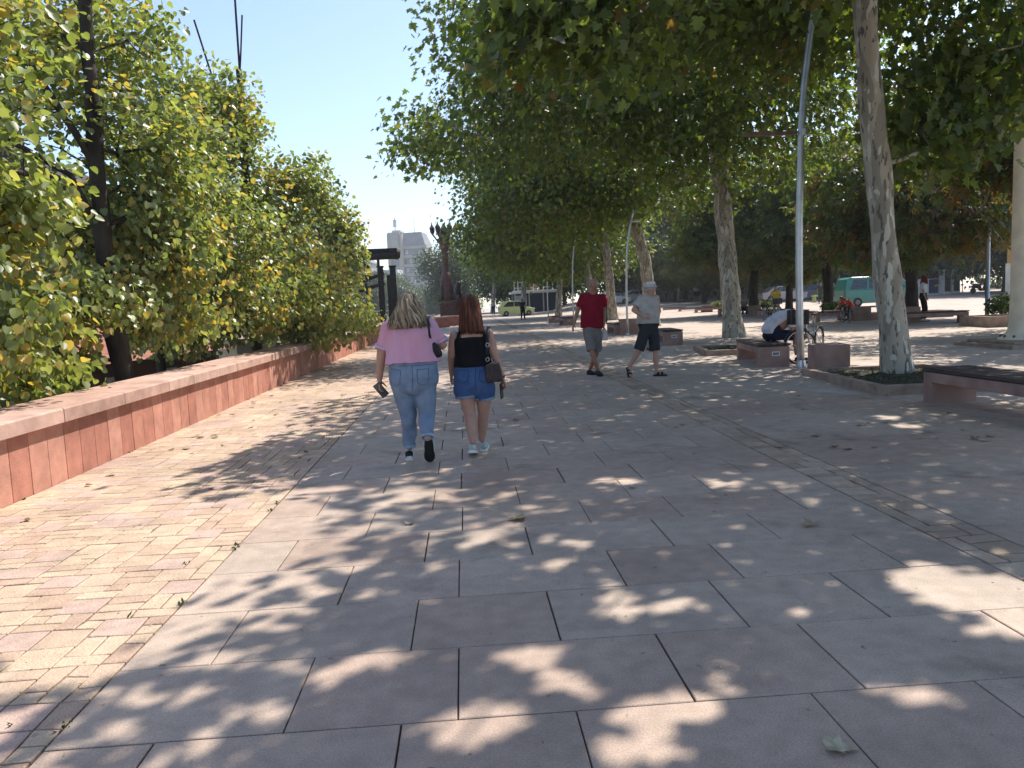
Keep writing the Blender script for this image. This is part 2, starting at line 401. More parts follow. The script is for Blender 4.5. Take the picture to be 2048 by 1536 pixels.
# ------------------------------------------------------------------ parapet wall
def wall_piece(y0, y1, name='parapet_wall'):
    e = empty(name, (WX, y0, 0), 0, 'long low red stone parapet wall with pink granite coping beside the brick paving', 'wall')
    mb = MB(); r = random.Random(5); y = y0; HW = .56
    back = MB()
    while y < y1:
        L = .30; g = .003; y2 = min(y1, y + L); g0, g1 = G(y), G(y2)
        d = r.uniform(-.002, .002)
        vs = [(0 + d, y + g, g0 - .03), (0 + d, y2 - g, g1 - .03), (0 + d, y2 - g, g1 + HW), (0 + d, y + g, g0 + HW)]
        vs += [(-.03, y + g, g0 - .03), (-.03, y2 - g, g1 - .03), (-.03, y2 - g, g1 + HW), (-.03, y + g, g0 + HW)]
        vs = [(a, b - y0, c) for a, b, c in vs]
        mb.add(vs, [(0, 1, 2, 3), (7, 6, 5, 4), (0, 3, 7, 4), (1, 5, 6, 2), (3, 2, 6, 7), (0, 4, 5, 1)], r.uniform(0, 1))
        y = y2
    y = y0; yy = [y0]
    while yy[-1] < y1: yy.append(min(y1, yy[-1] + 2))
    for a, b in zip(yy[:-1], yy[1:]):
        vs = []
        for q in (a, b):
            vs += [(-.026, q - y0, G(q) - .1), (-.026, q - y0, G(q) + HW - .002), (-.60, q - y0, G(q) + HW - .002), (-.60, q - y0, -3.6)]
        back.add(vs, [(0, 4, 5, 1), (1, 5, 6, 2), (2, 6, 7, 3)])
    mb.build('panel', M_['wallpanel'], e, bevel=.003, seg=1)
    back.build('core', M_['concrete'], e)
    cp = MB(); y = y0; r = random.Random(9)
    while y < y1:
        L = r.choice([.9, 1.15, 1.15, 1.3]); y2 = min(y1, y + L); g = .004; k = 3; ring = []
        t = r.uniform(0, 1); d = r.uniform(-.003, .003)
        for q in (y + g, y2 - g):
            z = G(q) + HW + .001
            ring.append([(.075 + d, q - y0, z), (.075 + d, q - y0, z + .125), (.06 + d, q - y0, z + .137), (-.62, q - y0, z + .145), (-.66, q - y0, z + .13), (-.66, q - y0, z)])
        n = 6
        cp.add(ring[0] + ring[1], [tuple(range(n)), tuple(range(2 * n - 1, n - 1, -1))] + [(i, n + i, n + (i + 1) % n, (i + 1) % n) for i in range(n)], t)
        y = y2
    cp.build('coping', M_['coping'], e, bevel=.006, seg=1)
    return e
wall_piece(-6, 48)

# weeds in the joints (nobody could count them)
mb = MB(); r = random.Random(21)
spots = []
for k in range(60):
    y = r.uniform(1.5, 20); x = SX0 + r.choice([-.004, -.004, -.224, -.448, -.9, -1.3]) if r.random() < .8 else WX + .02
    spots.append((x, y))
for x, y in spots:
    for j in range(r.randint(3, 9)):
        a = r.uniform(0, 6.28); L = r.uniform(.01, .032); bx, by = x + r.uniform(-.015, .015), y + r.uniform(-.03, .03); z = G(y)
        tip = Vector((bx + math.cos(a) * L, by + math.sin(a) * L, z + L * r.uniform(.4, .9))); s = Vector((-math.sin(a), math.cos(a), 0)) * L * .25
        b = Vector((bx, by, z - .01)); mmid = (b + tip) / 2 + Vector((0, 0, .004))
        mb.add([b, mmid + s, tip, mmid - s], [(0, 1, 2, 3)])
tag(mb.build('joint_weeds', M_['grass']), kind='stuff')

# ------------------------------------------------------------------ trees
def half_leaf(pts, fold):
    """mirror a half outline into two faces sharing the midrib"""
    P = np.array([(x, y, abs(x) * fold) for x, y in pts]); Q = P * np.array([-1, 1, 1])
    v = np.vstack([P, Q[1:-1]]); n = len(pts); f1 = list(range(n)); f2 = [0] + list(range(n, n + n - 2)) + [n - 1]; f2 = f2[::-1]
    return v, [f1, f2]
LEAF = {
    'plane': half_leaf([(0, .05), (.16, -.03), (.5, .10), (.30, .30), (.56, .55), (.25, .56), (.20, .72), (0, 1)], .25),
    'linden': half_leaf([(0, .06), (.2, -.02), (.42, .14), (.46, .42), (.24, .80), (0, 1)], .3),
    'simple': half_leaf([(0, 0), (.38, .35), (0, 1)], .3),
}
def _chest():
    vs = []; fs = []
    for a, L in ((-100, .6), (-52, .85), (0, 1), (52, .85), (100, .6)):
        t = R(a); d = np.array([math.sin(t), math.cos(t)]); s = np.array([d[1], -d[0]]); o = len(vs)
        for p, z in ((d * .05, 0), (d * .65 * L + s * .15, -.06), (d * L, -.2), (d * .65 * L - s * .15, -.06)): vs.append((p[0], p[1], z))
        fs.append([o, o + 1, o + 2, o + 3])
    return np.array(vs), fs
LEAF['chestnut'] = _chest()

def norm(a): return a / np.maximum(np.linalg.norm(a, axis=1, keepdims=True), 1e-9)
def leaves_mesh(name, P, D, rs, kind, size, tint):
    """P points, D rough outward direction"""
    n = len(P); tv, tf = LEAF[kind]; k = len(tv)
    d = norm(D * .5 + rs.normal(0, .55, (n, 3)) + np.array([0, 0, -.75]))
    up = norm(rs.normal(0, .55, (n, 3)) + np.array([0, 0, 1.]) + D * .35)
    s = norm(np.cross(d, up)); nn = np.cross(s, d)
    L = size * rs.uniform(.65, 1.2, (n, 1, 1))
    V = P[:, None, :] + L * (tv[None, :, 0:1] * s[:, None, :] + tv[None, :, 1:2] * d[:, None, :] + tv[None, :, 2:3] * nn[:, None, :])
    base = np.array(sum(tf, [])); lens = np.array([len(f) for f in tf])
    loops = (np.arange(n)[:, None] * k + base[None, :]).ravel()
    st = np.concatenate([[0], np.cumsum(np.tile(lens, n))[:-1]])
    return mesh_np(name, V.reshape(-1, 3), st, loops, attr_pt=np.repeat(tint, k))

def grow(seed, trunk, lobes, ncl, per, clr, size, kind, yellow=0., tr_r=(.25, .12), bare=0, shell=.45, sides=14, bark_bump=.028, attach_z=1.6, minr=.007, limbs=(), gaps=()):
    """trunk: list of points (local). lobes: (centre, radii, weight). Returns trunk mesh (with limbs and twigs) and crown mesh."""
    rs = np.random.RandomState(seed); rnd = random.Random(seed)
    T = [Vector(p) for p in trunk]; nodes = []; par = []; rad = []
    # trunk nodes
    seglen = [(b - a).length for a, b in zip(T[:-1], T[1:])]; tot = sum(seglen); acc = 0
    for a, b, L in zip(T[:-1], T[1:], seglen):
        k = max(1, int(L / .35))
        for i in range(k):
            nodes.append(a.lerp(b, i / k)); par.append(len(nodes) - 2)
            acc_t = (acc + L * i / k) / tot; rad.append(tr_r[0] * (1 - acc_t) + tr_r[1] * acc_t)
        acc += L
    nodes.append(T[-1]); par.append(len(nodes) - 2); rad.append(tr_r[1]); par[0] = -1
    nt_ = len(nodes)
    chains = []
    for lm in limbs:                                   # named limbs seen in the photograph
        pts = [Vector(p) for p in lm[0]]; i0 = min(range(nt_), key=lambda i: (nodes[i] - pts[0]).length); pr = i0; ch = [i0]
        for a, b in zip(pts[:-1], pts[1:]):
            k = max(1, int((b - a).length / .4))
            for i in range(1, k + 1):
                nodes.append(a.lerp(b, i / k)); par.append(pr); rad.append(lm[1]); pr = len(nodes) - 1; ch.append(pr)
        chains.append(ch)
    N = np.array([tuple(p) for p in nodes])
    # cluster centres
    wts = np.array([l[2] for l in lobes], float); wts /= wts.sum(); C = []
    for k in range(ncl):
        c, rd, _ = lobes[rs.choice(len(lobes), p=wts)]
        v = rs.normal(0, 1, 3); v /= np.linalg.norm(v); q = rs.uniform(0, 1) ** shell
        C.append(np.array(c) + v * q * np.array(rd))
    C = np.array(C); axis_d = np.min(np.linalg.norm(C[:, None, :] - N[None, ::3, :], axis=2), axis=1); C = C[np.argsort(axis_d)]
    NL = [tuple(p) for p in N]; cap = 40000; A = np.zeros((cap, 3)); A[:len(NL)] = N; cnt = len(NL)
    ok = np.zeros(cap, bool); ok[:cnt] = N[:, 2] > attach_z
    tips = []
    for ci, c in enumerate(C):
        d = A[:cnt] - c; dist = np.linalg.norm(d, axis=1) + 0.6 * np.maximum(0, d[:, 2] + .1) + 100 * (~ok[:cnt])
        i0 = int(np.argmin(dist)); a = A[i0].copy(); L = np.linalg.norm(c - a); k = max(1, int(L / .45)); pr = i0; ch = [i0]
        mid = (a + c) / 2 + rs.normal(0, .10 * L, 3) + np.array([0, 0, .12 * L])
        for j in range(1, k + 1):
            t = j / k; p = a * (1 - t) ** 2 + 2 * mid * t * (1 - t) + c * t * t + rs.normal(0, .02, 3) * (j < k)
            if cnt >= cap: break
            A[cnt] = p; ok[cnt] = True; par.append(pr); rad.append(0); pr = cnt; ch.append(cnt); cnt += 1
        chains.append(ch); tips.append(pr)
    # pipe model
    area = np.zeros(cnt)
    for t in tips: area[t] += 1
    for i in range(cnt - 1, nt_ - 1, -1):
        if par[i] >= 0: area[par[i]] += area[i]
    rr_ = np.array([max(rad[i], 0) for i in range(cnt)])
    br = minr * np.maximum(area, 1) ** .44
    rr_[nt_:] = np.maximum(np.minimum(br[nt_:], tr_r[0] * .5), rr_[nt_:])
    mb = MB()
    n0 = 0; rings = []
    for i in range(nt_):
        r0 = rr_[i]; h = nodes[i].z - nodes[0].z
        fl = 1 + .28 * math.exp(-h / .2) if tr_r[0] > .1 else 1
        rings.append((nodes[i], r0 * fl * (1 + rnd.uniform(-.04, .04)), r0 * fl * (1 + rnd.uniform(-.05, .05))))
    rings.insert(0, (nodes[0] - Vector((0, 0, .5)), rings[0][1] * 1.05, rings[0][2] * 1.05))
    mb.loft(rings, n=sides)
    # knobbly bark outline
    for i in range(len(mb.v)):
        x, y, z = mb.v[i]; b = bark_bump * (math.sin(x * 23 + z * 5) + math.sin(y * 31 - z * 3.1)) * .5; c = nodes[min(nt_ - 1, max(0, i // sides - 1))]
        dx, dy = x - c.x, y - c.y; L = math.hypot(dx, dy) or 1
        mb.v[i] = (x + dx / L * b, y + dy / L * b, z)
    for ch in chains:
        pts = [Vector(A[i]) for i in ch]; rads = [min(float(rr_[i]), float(rr_[ch[1]])) if i == ch[0] else float(rr_[i]) for i in ch]
        if len(pts) < 2: continue
        mb.loft([(p, q, q) for p, q in zip(pts, rads)], n=(8 if rads[0] > .05 else 5 if rads[0] > .02 else 3), ref=(.3, .2, .9), caps=False)
    for k in range(bare):                               # dead twigs standing out of the crown
        c = C[-1 - rs.randint(0, max(1, len(C) // 3))]; p = Vector(c); d = Vector((rs.normal(0, .35), rs.normal(0, .35), 1)).normalized(); pts = [p]
        for j in range(4): d = (d + Vector(rs.normal(0, .18, 3))).normalized(); pts.append(pts[-1] + d * rs.uniform(.2, .4))
        mb.loft([(q, .011 * (1 - i / 5.5), .011 * (1 - i / 5.5)) for i, q in enumerate(pts)], n=4, ref=(.3, .2, .9), caps=False)
        for j in (1, 2, 3):
            e = pts[j]; d2 = Vector(rs.normal(0, 1, 3)).normalized(); d2.z = abs(d2.z) * .6
            mb.loft([(e, .005, .005), (e + d2 * .25, .004, .004), (e + d2 * .42 + Vector((0, 0, .1)), .002, .002)], n=3, ref=(.3, .2, .9), caps=False)
    tm = mb.mesh('trunk', smooth=True, fix=False)
    m = len(C); P = np.repeat(C, per, axis=0) + np.clip(rs.normal(0, clr, (m * per, 3)), -1.7 * clr, 1.7 * clr) * np.array([1, 1, .8])
    ctr = np.average(C, axis=0); n = len(P)
    ctint = rs.uniform(-.2, .2, m); tint = np.clip(np.repeat(ctint, per) + rs.beta(2.2, 2.6, n) * .8, 0, .8)
    if yellow:
        cy = (rs.uniform(0, 1, m) < yellow * 1.2); low = (C[:, 2] < np.percentile(C[:, 2], 45)); cy = cy & (low | (rs.uniform(0, 1, m) < .35))
        yy = np.repeat(cy, per) & (rs.uniform(0, 1, n) < .6); yy |= rs.uniform(0, 1, n) < yellow * .22
        tint[yy] = rs.uniform(.84, 1, yy.sum())
    if gaps:                                            # leaves cut out along the sun's path, shaped to light chosen ground patches
        sh = P - np.outer(P[:, 2], np.array(SUN) / SUN.z); keep = np.ones(n, bool)
        for gx, gy, ga, gb in gaps: keep &= (((sh[:, 0] - gx) / ga) ** 2 + ((sh[:, 1] - gy) / gb) ** 2) > 1
        P = P[keep]; tint = tint[keep]
    D = norm(P - ctr); cm = leaves_mesh('crown', P, D, rs, kind, size, tint)
    return tm, cm

def bark_plane():
    M = mat('plane_bark', (.36, .33, .27), rough=.8, var=.06, scale=3, bump=.25, bscale=18)
    n = M.node_tree.nodes; l = M.node_tree.links; p = n['Principled BSDF']; tc = n.new('ShaderNodeTexCoord')
    mp = n.new('ShaderNodeMapping'); mp.inputs['Scale'].default_value = (9, 9, 2.6); l.new(tc.outputs['Object'], mp.inputs[0])
    src = p.inputs['Base Color'].links[0].from_socket
    for (sc, col, a, b) in ((.55, (.24, .22, .175), .50, .53), (1.5, (.12, .11, .09), .59, .605), (.9, (.50, .48, .42), .60, .615)):
        nz = n.new('ShaderNodeTexNoise'); nz.inputs['Scale'].default_value = sc; nz.inputs['Detail'].default_value = 2.5; l.new(mp.outputs[0], nz.inputs['Vector'])
        mr = n.new('ShaderNodeMapRange'); mr.inputs[1].default_value = a; mr.inputs[2].default_value = b; l.new(nz.outputs[0], mr.inputs[0])
        mx = n.new('ShaderNodeMix'); mx.data_type = 'RGBA'; l.new(mr.outputs[0], mx.inputs[0]); l.new(src, mx.inputs[6]); mx.inputs[7].default_value = (*col, 1); src = mx.outputs[2]
    l.new(src, p.inputs['Base Color']); return M
M_['bark_plane'] = bark_plane()
M_['bark_dark'] = mat('dark_bark', (.045, .035, .027), rough=.9, var=.35, scale=8, bump=.8, bscale=22, stretch=(1, 1, .25))
M_['bark_brown'] = mat('brown_bark', (.05, .042, .034), rough=.9, var=.3, scale=8, bump=.8, bscale=22, stretch=(1, 1, .25))
M_['leaf_plane'] = leaf_mat('plane_leaf', [(0, (.055, .085, .027)), (.4, (.105, .15, .04)), (.75, (.18, .23, .055)), (.86, (.20, .19, .05)), (1, (.18, .11, .05))], transl=.5, tcol=(1.5, 1.5, .5))
M_['leaf_linden'] = leaf_mat('linden_leaf', [(0, (.12, .165, .06)), (.4, (.23, .285, .11)), (.78, (.37, .42, .21)), (.83, (.46, .40, .14)), (1, (.50, .37, .10))], transl=.5, tcol=(1.35, 1.3, .5), rough=.36, spec=.6)
M_['leaf_chestnut'] = leaf_mat('chestnut_leaf', [(0, (.05, .08, .024)), (.5, (.09, .14, .036)), (.8, (.16, .18, .05)), (.85, (.13, .095, .03)), (1, (.17, .09, .035))], transl=.42, tcol=(1.4, 1.4, .5))
M_['leaf_far'] = leaf_mat('far_leaf', [(0, (.025, .052, .014)), (.5, (.055, .095, .022)), (.8, (.09, .14, .032)), (1, (.14, .15, .04))], transl=.3)

def tree(name, base, mt_t, mt_l, meshes, label, cat='tree', group=None, rz=0., sc=1.):
    e = empty(name, base, rz, label, cat, group); e.scale = (sc, sc, sc)
    link('trunk', meshes[0], mt_t, e); link('crown', meshes[1], mt_l, e); return e
def rel(base, P): return tuple(Vector(P) - Vector(base))

# --- plane trees of the right-hand row
SUN_GAPS = []  # ground patches kept sunlit by leaving out the leaves that would shade them
for px, py, ra, rb in ((1960, 1190, .40, .22), (1880, 1160, .25, .15), (2040, 1260, .25, .15), (1050, 1320, .11, .10), (1110, 1370, .13, .13), (985, 1335, .07, .06), (1010, 1450, .12, .10), (940, 1480, .11, .10), (1340, 1440, .14, .12), (1420, 1400, .09, .07), (1300, 1520, .17, .09),
                       (1235, 1190, .09, .08), (1330, 1225, .10, .07), (1215, 1235, .08, .07), (1115, 1130, .08, .07), (690, 1345, .09, .08), (760, 1340, .07, .06), (500, 1440, .12, .06), (1160, 1090, .07, .06), (1775, 835, .12, .2), (1810, 850, .16, .12), (1450, 965, .14, .12), (1240, 960, .2, .15), (850, 985, .3, .2), (960, 1080, .14, .16), (1830, 1400, .14, .1), (1600, 1230, .1, .07)):
    q = at(px, py); SUN_GAPS.append((q.x, q.y, ra + .05, rb + .05))
SUN_GAPS += [(-3.3, 9.6, .95, 2.6), (-1.9, 5.4, .9, .8), (-1.35, 4.8, .55, .45)]
PL = 'plane trees in a row along the benches'
def plane_tree(seed, base, trunk_w, lobes_w, ncl, per, label, tr_r=(.26, .15), size=.185, clr=.5, limbs=(), **kw):
    ms = grow(seed, [rel(base, p) for p in trunk_w], [(rel(base, c), r_, w_) for c, r_, w_ in lobes_w], ncl, per, clr, size, 'plane',
              yellow=.05, tr_r=tr_r, attach_z=3.2, gaps=[(gx - base.x, gy - base.y, ga, gb) for gx, gy, ga, gb in SUN_GAPS], limbs=[([rel(base, p) for p in l[0]], l[1]) for l in limbs], **kw)
    return tree('plane_tree', base, M_['bark_plane'], M_['leaf_plane'], ms, label, group=PL)
B1 = at(1795, 750)
plane_tree(11, B1, [B1, W(1780, 600, 12.5), W(1762, 420, 12.5), W(1742, 200, 12.4), W(1728, 0, 12.3), (6.6, 12.5, 9.5)],
           [((8.2, 13.0, 9.8), (4.6, 4.4, 3.4), 10), ((2.0, 10.6, 5.35), (1.15, 1.0, .5), 1.0), (W(990, 40, 11), (.7, .8, .4), .5), ((4.9, 9.9, 6.7), (1.8, 1.6, 1.0), 1.2), (W(1880, 250, 12.9), (.7, 1.2, .55), .6), (W(1980, 90, 13), (1.4, 1.6, 1.2), 1.1),
            ((4.2, 15.5, 7.8), (2.4, 2.2, 1.8), 2), ((7.6, 18, 8.2), (3.4, 2.8, 1.5), 4.5)], 620, 58,
           'nearest plane tree with pale patchy trunk standing in the square stone bed', tr_r=(.22, .15))
B0 = Vector((7.4, -1.2, 0))
plane_tree(12, B0, [B0, (7.2, -1.2, 3), (6.8, -1.0, 6), (6.6, -.6, 9)],
           [((6.6, .5, 8.8), (4.4, 4.4, 3.0), 8), ((4.0, 3.6, 6.8), (2.4, 2.0, 1.1), 2.4), ((5.8, 5.8, 7.6), (3.8, 3.2, 1.4), 6.0), ((9, 3, 7), (2, 3, 1.5), 1.2)], 640, 64,
           'plane tree behind the camera whose branches hang over the slabs', tr_r=(.28, .16))
B2 = at(1468, 674)
plane_tree(13, B2, [B2, W(1452, 480, 26), W(1436, 300, 26), W(1415, 100, 26), W(1400, -60, 26)],
           [((7.2, 26, 10.2), (5.6, 5.0, 4.1), 10), (W(840, 285, 24.5), (.7, 1.2, .7), .6), ((3.0, 24, 7.8), (2.6, 3, 1.9), 2.4), ((6.5, 23, 6.6), (4, 2.5, 1.7), 2.5), ((12, 26, 8), (4, 4, 3), 2.5),
            (W(985, 60, 22), (1.8, 2, 1.7), 1.3)], 600, 50,
           'second plane tree with grey patchy trunk behind the seated man on the bench', tr_r=(.33, .2), limbs=[([W(1430, 250, 26), W(1520, 190, 25), W(1620, 130, 24), W(1720, 85, 23)], .08)], clr=.6)
B3 = at(1306, 652)
t3 = plane_tree(14, B3, [B3, W(1290, 520, 37), W(1262, 420, 37), W(1240, 330, 37), W(1225, 200, 37)],
           [((6.3, 37, 10), (6.6, 5.5, 4.6), 10), ((3.9, 36, 6.4), (4.0, 3, 2.0), 3.2), ((8, 34, 6.4), (4, 3, 1.5), 2), ((0.6, 37, 10), (2.2, 3, 3), 1.2)], 520, 52,
           'leaning plane tree behind the man in the white sun hat', tr_r=(.33, .2), size=.2, clr=.65)
B4 = at(1226, 640)
plane_tree(15, B4, [B4, W(1215, 520, 50), W(1200, 420, 50), W(1185, 330, 50)],
           [((6.5, 50, 10), (6.8, 6, 4.4), 10), ((3.9, 49, 6.2), (4.4, 4, 2.5), 4)], 460, 50,
           'brown-trunked plane tree seen between the two walking men', tr_r=(.32, .2), size=.24, clr=.75)
def tree_at(src, base, label, rz, sc, group):
    c = copy_tree(src); c.location = base; c.rotation_euler = (0, 0, rz); c.scale = (sc, sc, sc); c['label'] = label; c['group'] = group; return c
BF = Vector((10.5, 62, G(62)))
ms = grow(16, [(0, 0, 0), (-.3, 0, 3), (-.8, 0, 6), (-1.2, 0, 9)], [((-2, 0, 8.6), (6.4, 6, 5.2), 10), ((-5, 0, 5.4), (4.4, 4, 2.4), 4)], 380, 48, .85, .3, 'simple', yellow=.04, tr_r=(.3, .18), attach_z=3)
tf = tree('plane_tree', BF, M_['bark_plane'], M_['leaf_plane'], ms, 'farther grey-trunked plane tree left of the man in red', group=PL)
tree_at(tf, at(1117, 632), 'plane tree whose slim trunk stands beside the curved lamp post at the benches', 2.2, 1., PL)
tree_at(tf, Vector((7.0, 92, G(92))), 'dark plane tree over the lime green car', 2.6, 1.15, PL)
tree_at(tf, Vector((4.2, 112, G(112))), 'plane tree just right of the lantern column', 3.0, 1.05, PL)

# --- lindens beyond the parapet
LG = 'lindens growing below the parapet wall'
def linden(seed, trunk_w, lobes_w, ncl, per, label, tr_r, size=.10, clr=.2, bare=6, limbs=(), **kw):
    base = Vector(trunk_w[0])
    ms = grow(seed, [rel(base, p) for p in trunk_w], [(rel(base, c), r_, w_) for c, r_, w_ in lobes_w], ncl, per, clr, size, 'linden', yellow=.24,
              tr_r=tr_r, bare=bare, attach_z=3.8, minr=.006, limbs=[([rel(base, p) for p in l[0]], l[1]) for l in limbs], **kw)
    return tree('linden_tree', base, M_['bark_dark'], M_['leaf_linden'], ms, label, group=LG)
def lowz(P, z=-3.6): return Vector((P.x, P.y, z))
q = W(255, 780, 11)
linden(21, [lowz(q), q, W(212, 560, 11), W(200, 400, 11), W(187, 240, 11), W(172, 40, 11), W(165, -150, 11)],
       [(W(120, 60, 11.9), (1.5, 1.4, 1.3), 3), (W(320, 290, 12), (.95, 1.1, .95), 1.8), (W(230, 440, 12), (1.6, 1.2, .75), 2.4), (W(330, 520, 12), (.9, 1.0, .6), 1.6), (W(110, 590, 10.6), (1.3, 1.0, .5), 1.3),
        (W(70, 720, 10.2), (.9, .8, .35), .8), (W(330, 640, 12.5), (.7, .8, .35), .8), (W(20, 200, 11), (.9, 1, .9), .9)], 400, 44,
       'big linden with black trunk and yellowing leaves just past the wall', (.19, .065),
       limbs=[([W(208, 450, 11), W(120, 370, 10.6), W(0, 335, 10), W(-120, 300, 9.5)], .045), ([W(200, 340, 11), W(120, 220, 10.8), W(40, 100, 10.5), W(-40, 60, 10.3)], .05), ([W(205, 470, 11), W(140, 350, 10.7), W(0, 270, 10.3)], .04)])
q = W(322, 730, 15)
linden(25, [lowz(q), q, W(316, 600, 15), W(312, 480, 15), W(318, 330, 15), W(325, 230, 15)],
       [(W(345, 270, 15), (1.0, 1.2, 1.3), 2), (W(420, 460, 15.5), (1.3, 1.3, .9), 2.6), (W(300, 560, 15.5), (1.1, 1.2, .7), 1.4), (W(450, 590, 16), (1.3, 1.2, .75), 2.2), (W(360, 670, 15.5), (.9, 1, .3), .8), (W(560, 590, 17), (.9, 1.1, .6), 1.2)], 330, 42,
       'slim-trunked linden right of the big near linden', (.12, .05), bare=3)
q = W(-330, 700, 7.5)
linden(22, [lowz(q), q, W(-320, 300, 7.5), W(-300, -50, 7.5)],
       [(W(-90, 40, 7.5), (.9, 1.2, .8), 1.4), (W(-60, 420, 7.8), (.8, .9, .5), 1.2), (W(-50, 650, 7.8), (.75, .8, .4), 1.2), (W(-300, 250, 7), (1.5, 1.6, 1.8), 1.8), (W(20, 740, 9), (.7, .7, .28), .6)], 260, 36,
       'linden at the picture edge reaching in over the parapet end', (.18, .08), bare=2)
q = W(515, 705, 20)
linden(23, [lowz(q), q, W(505, 640, 20), W(497, 430, 20), W(485, 250, 20), W(478, 140, 20)],
       [(W(450, 250, 19.5), (.9, 1.3, 1.25), 2.2), (W(385, 350, 18.5), (1.1, 1.2, 1.3), 1.5), (W(525, 420, 20), (1.5, 1.7, 1.4), 3), (W(605, 360, 20.5), (.7, 1.0, .6), .7), (W(575, 540, 19), (1.5, 1.7, 1.0), 3), (W(420, 630, 18), (1.4, 1.4, .5), 1.3), (W(610, 650, 20), (1.4, 1.3, .45), 1.1)], 430, 42,
       'linden with forked black trunk and bare spiky top twigs in the middle of the row', (.19, .07), size=.12, clr=.26, bare=4,
       limbs=[([W(490, 300, 20), W(478, 120, 20), W(470, 0, 20), W(456, -40, 20)], .028), ([W(492, 300, 20), W(480, 150, 20), W(484, 30, 20)], .022), ([W(484, 330, 20), W(420, 140, 19.5), W(388, 40, 19.5)], .024)])
q = W(640, 665, 29)
linden(24, [lowz(q), q, W(640, 560, 29), W(643, 430, 29), W(645, 370, 29)],
       [(W(665, 470, 29), (1.0, 1.4, 1.35), 2.2), (W(672, 525, 29), (.8, 1.2, .8), 1.3), (W(640, 600, 28), (1.6, 1.8, .9), 2.8), (W(600, 480, 28), (1.1, 1.4, 1.2), 1.6), (W(705, 640, 29), (.8, 1, .35), .7)], 360, 42,
       'farthest linden of the row, its leaf tips against the tower block', (.16, .06), size=.135, clr=.3, bare=6)
# --- chestnuts on the right, far trees
CH = 'dark trees behind the far row of benches'
cms = [grow(31, [(0, 0, 0), (.05, 0, 1.6), (-.1, .1, 3), (0, 0, 5.5)], [((0, 0, 5.6), (4.1, 4.1, 3.4), 10), ((0, 0, 3.9), (4.2, 4.2, .9), 4)], 360, 40, .45, .3, 'chestnut', yellow=.12, tr_r=(.27, .14), attach_z=1.9),
       grow(32, [(0, 0, 0), (0, .05, 1.7), (.15, 0, 3), (.1, 0, 5)], [((.3, 0, 5.4), (4.4, 4.2, 3.2), 10), ((-.5, 0, 3.9), (4, 4, .8), 4)], 360, 40, .45, .3, 'chestnut', yellow=.4, tr_r=(.27, .14), attach_z=1.9)]
for i, (px, py, v, sc, rz, lab) in enumerate([
        (1352, 616, 0, .95, .3, 'slim dark tree behind the sun-hat man'), (1409, 617, 0, 1., 1.7, 'dark tree with a slim trunk by the paired far benches'),
        (1476, 615, 1, 1., 2.9, 'dark tree half hidden by the second plane trunk'), (1508, 630, 0, 1.12, 4.1, 'thick black-trunked tree beside the man in yellow'),
        (1578, 624, 1, .95, 5.0, 'dark tree right of the man in yellow'), (1656, 628, 0, 1.12, .9, 'thick black-trunked tree left of the teal van'),
        (1824, 640, 1, 1.0, 2.0, 'rusty-leaved tree beside the standing woman')]):
    b = at(px, py)
    e = tree('chestnut_tree', b, M_['bark_dark'], M_['leaf_chestnut'], cms[v], lab, group=CH, rz=rz, sc=sc)
b = Vector((18.2, 19.5, G(19)))
tree('chestnut_tree', b, M_['bark_dark'], M_['leaf_chestnut'], cms[1], 'broad chestnut reaching in behind the tall cream mast', group=CH, rz=3.3, sc=1.25)
b = Vector((15.2, 27, G(27)))
fm = grow(41, [(0, 0, 0), (.2, 0, 3), (0, 0, 8)], [((0, 0, 8.2), (5.6, 5.4, 5.2), 10), ((0, 0, 4), (5, 5, 2), 3)], 300, 52, .9, .42, 'simple', yellow=.03, tr_r=(.3, .15), attach_z=2)
FT = 'tall trees beyond the hoarding'
for i, (px, y, sc, lab) in enumerate([(905, 128, .9, 'bushy tree beyond the end of the promenade'), (1010, 118, .9, 'tall tree behind the dark kiosks'), (1130, 110, 1.05, 'tall tree above the blue grey kiosks'),
        (1250, 96, 1.1, 'sunlit tree over the grey hoarding, left end'), (1370, 90, 1.15, 'sunlit tree over the middle of the hoarding'), (1500, 86, 1.1, 'sunlit tree behind the magenta billboard'),
        (1620, 80, 1.15, 'sunlit tree left of the teal van roof'), (1740, 76, 1.15, 'sunlit tree straight behind the teal van'), (1880, 72, 1.1, 'sunlit tree behind the red kiosk'), (2010, 70, 1.2, 'sunlit tree behind the ochre building'), (2150, 68, 1.2, 'sunlit tree right of the ochre building')]):
    q = W(px, 600, y); tree('tall_tree', (q.x, y, G(y)), M_['bark_brown'], M_['leaf_far'], fm, lab, group=FT, rz=i * 1.3, sc=sc)

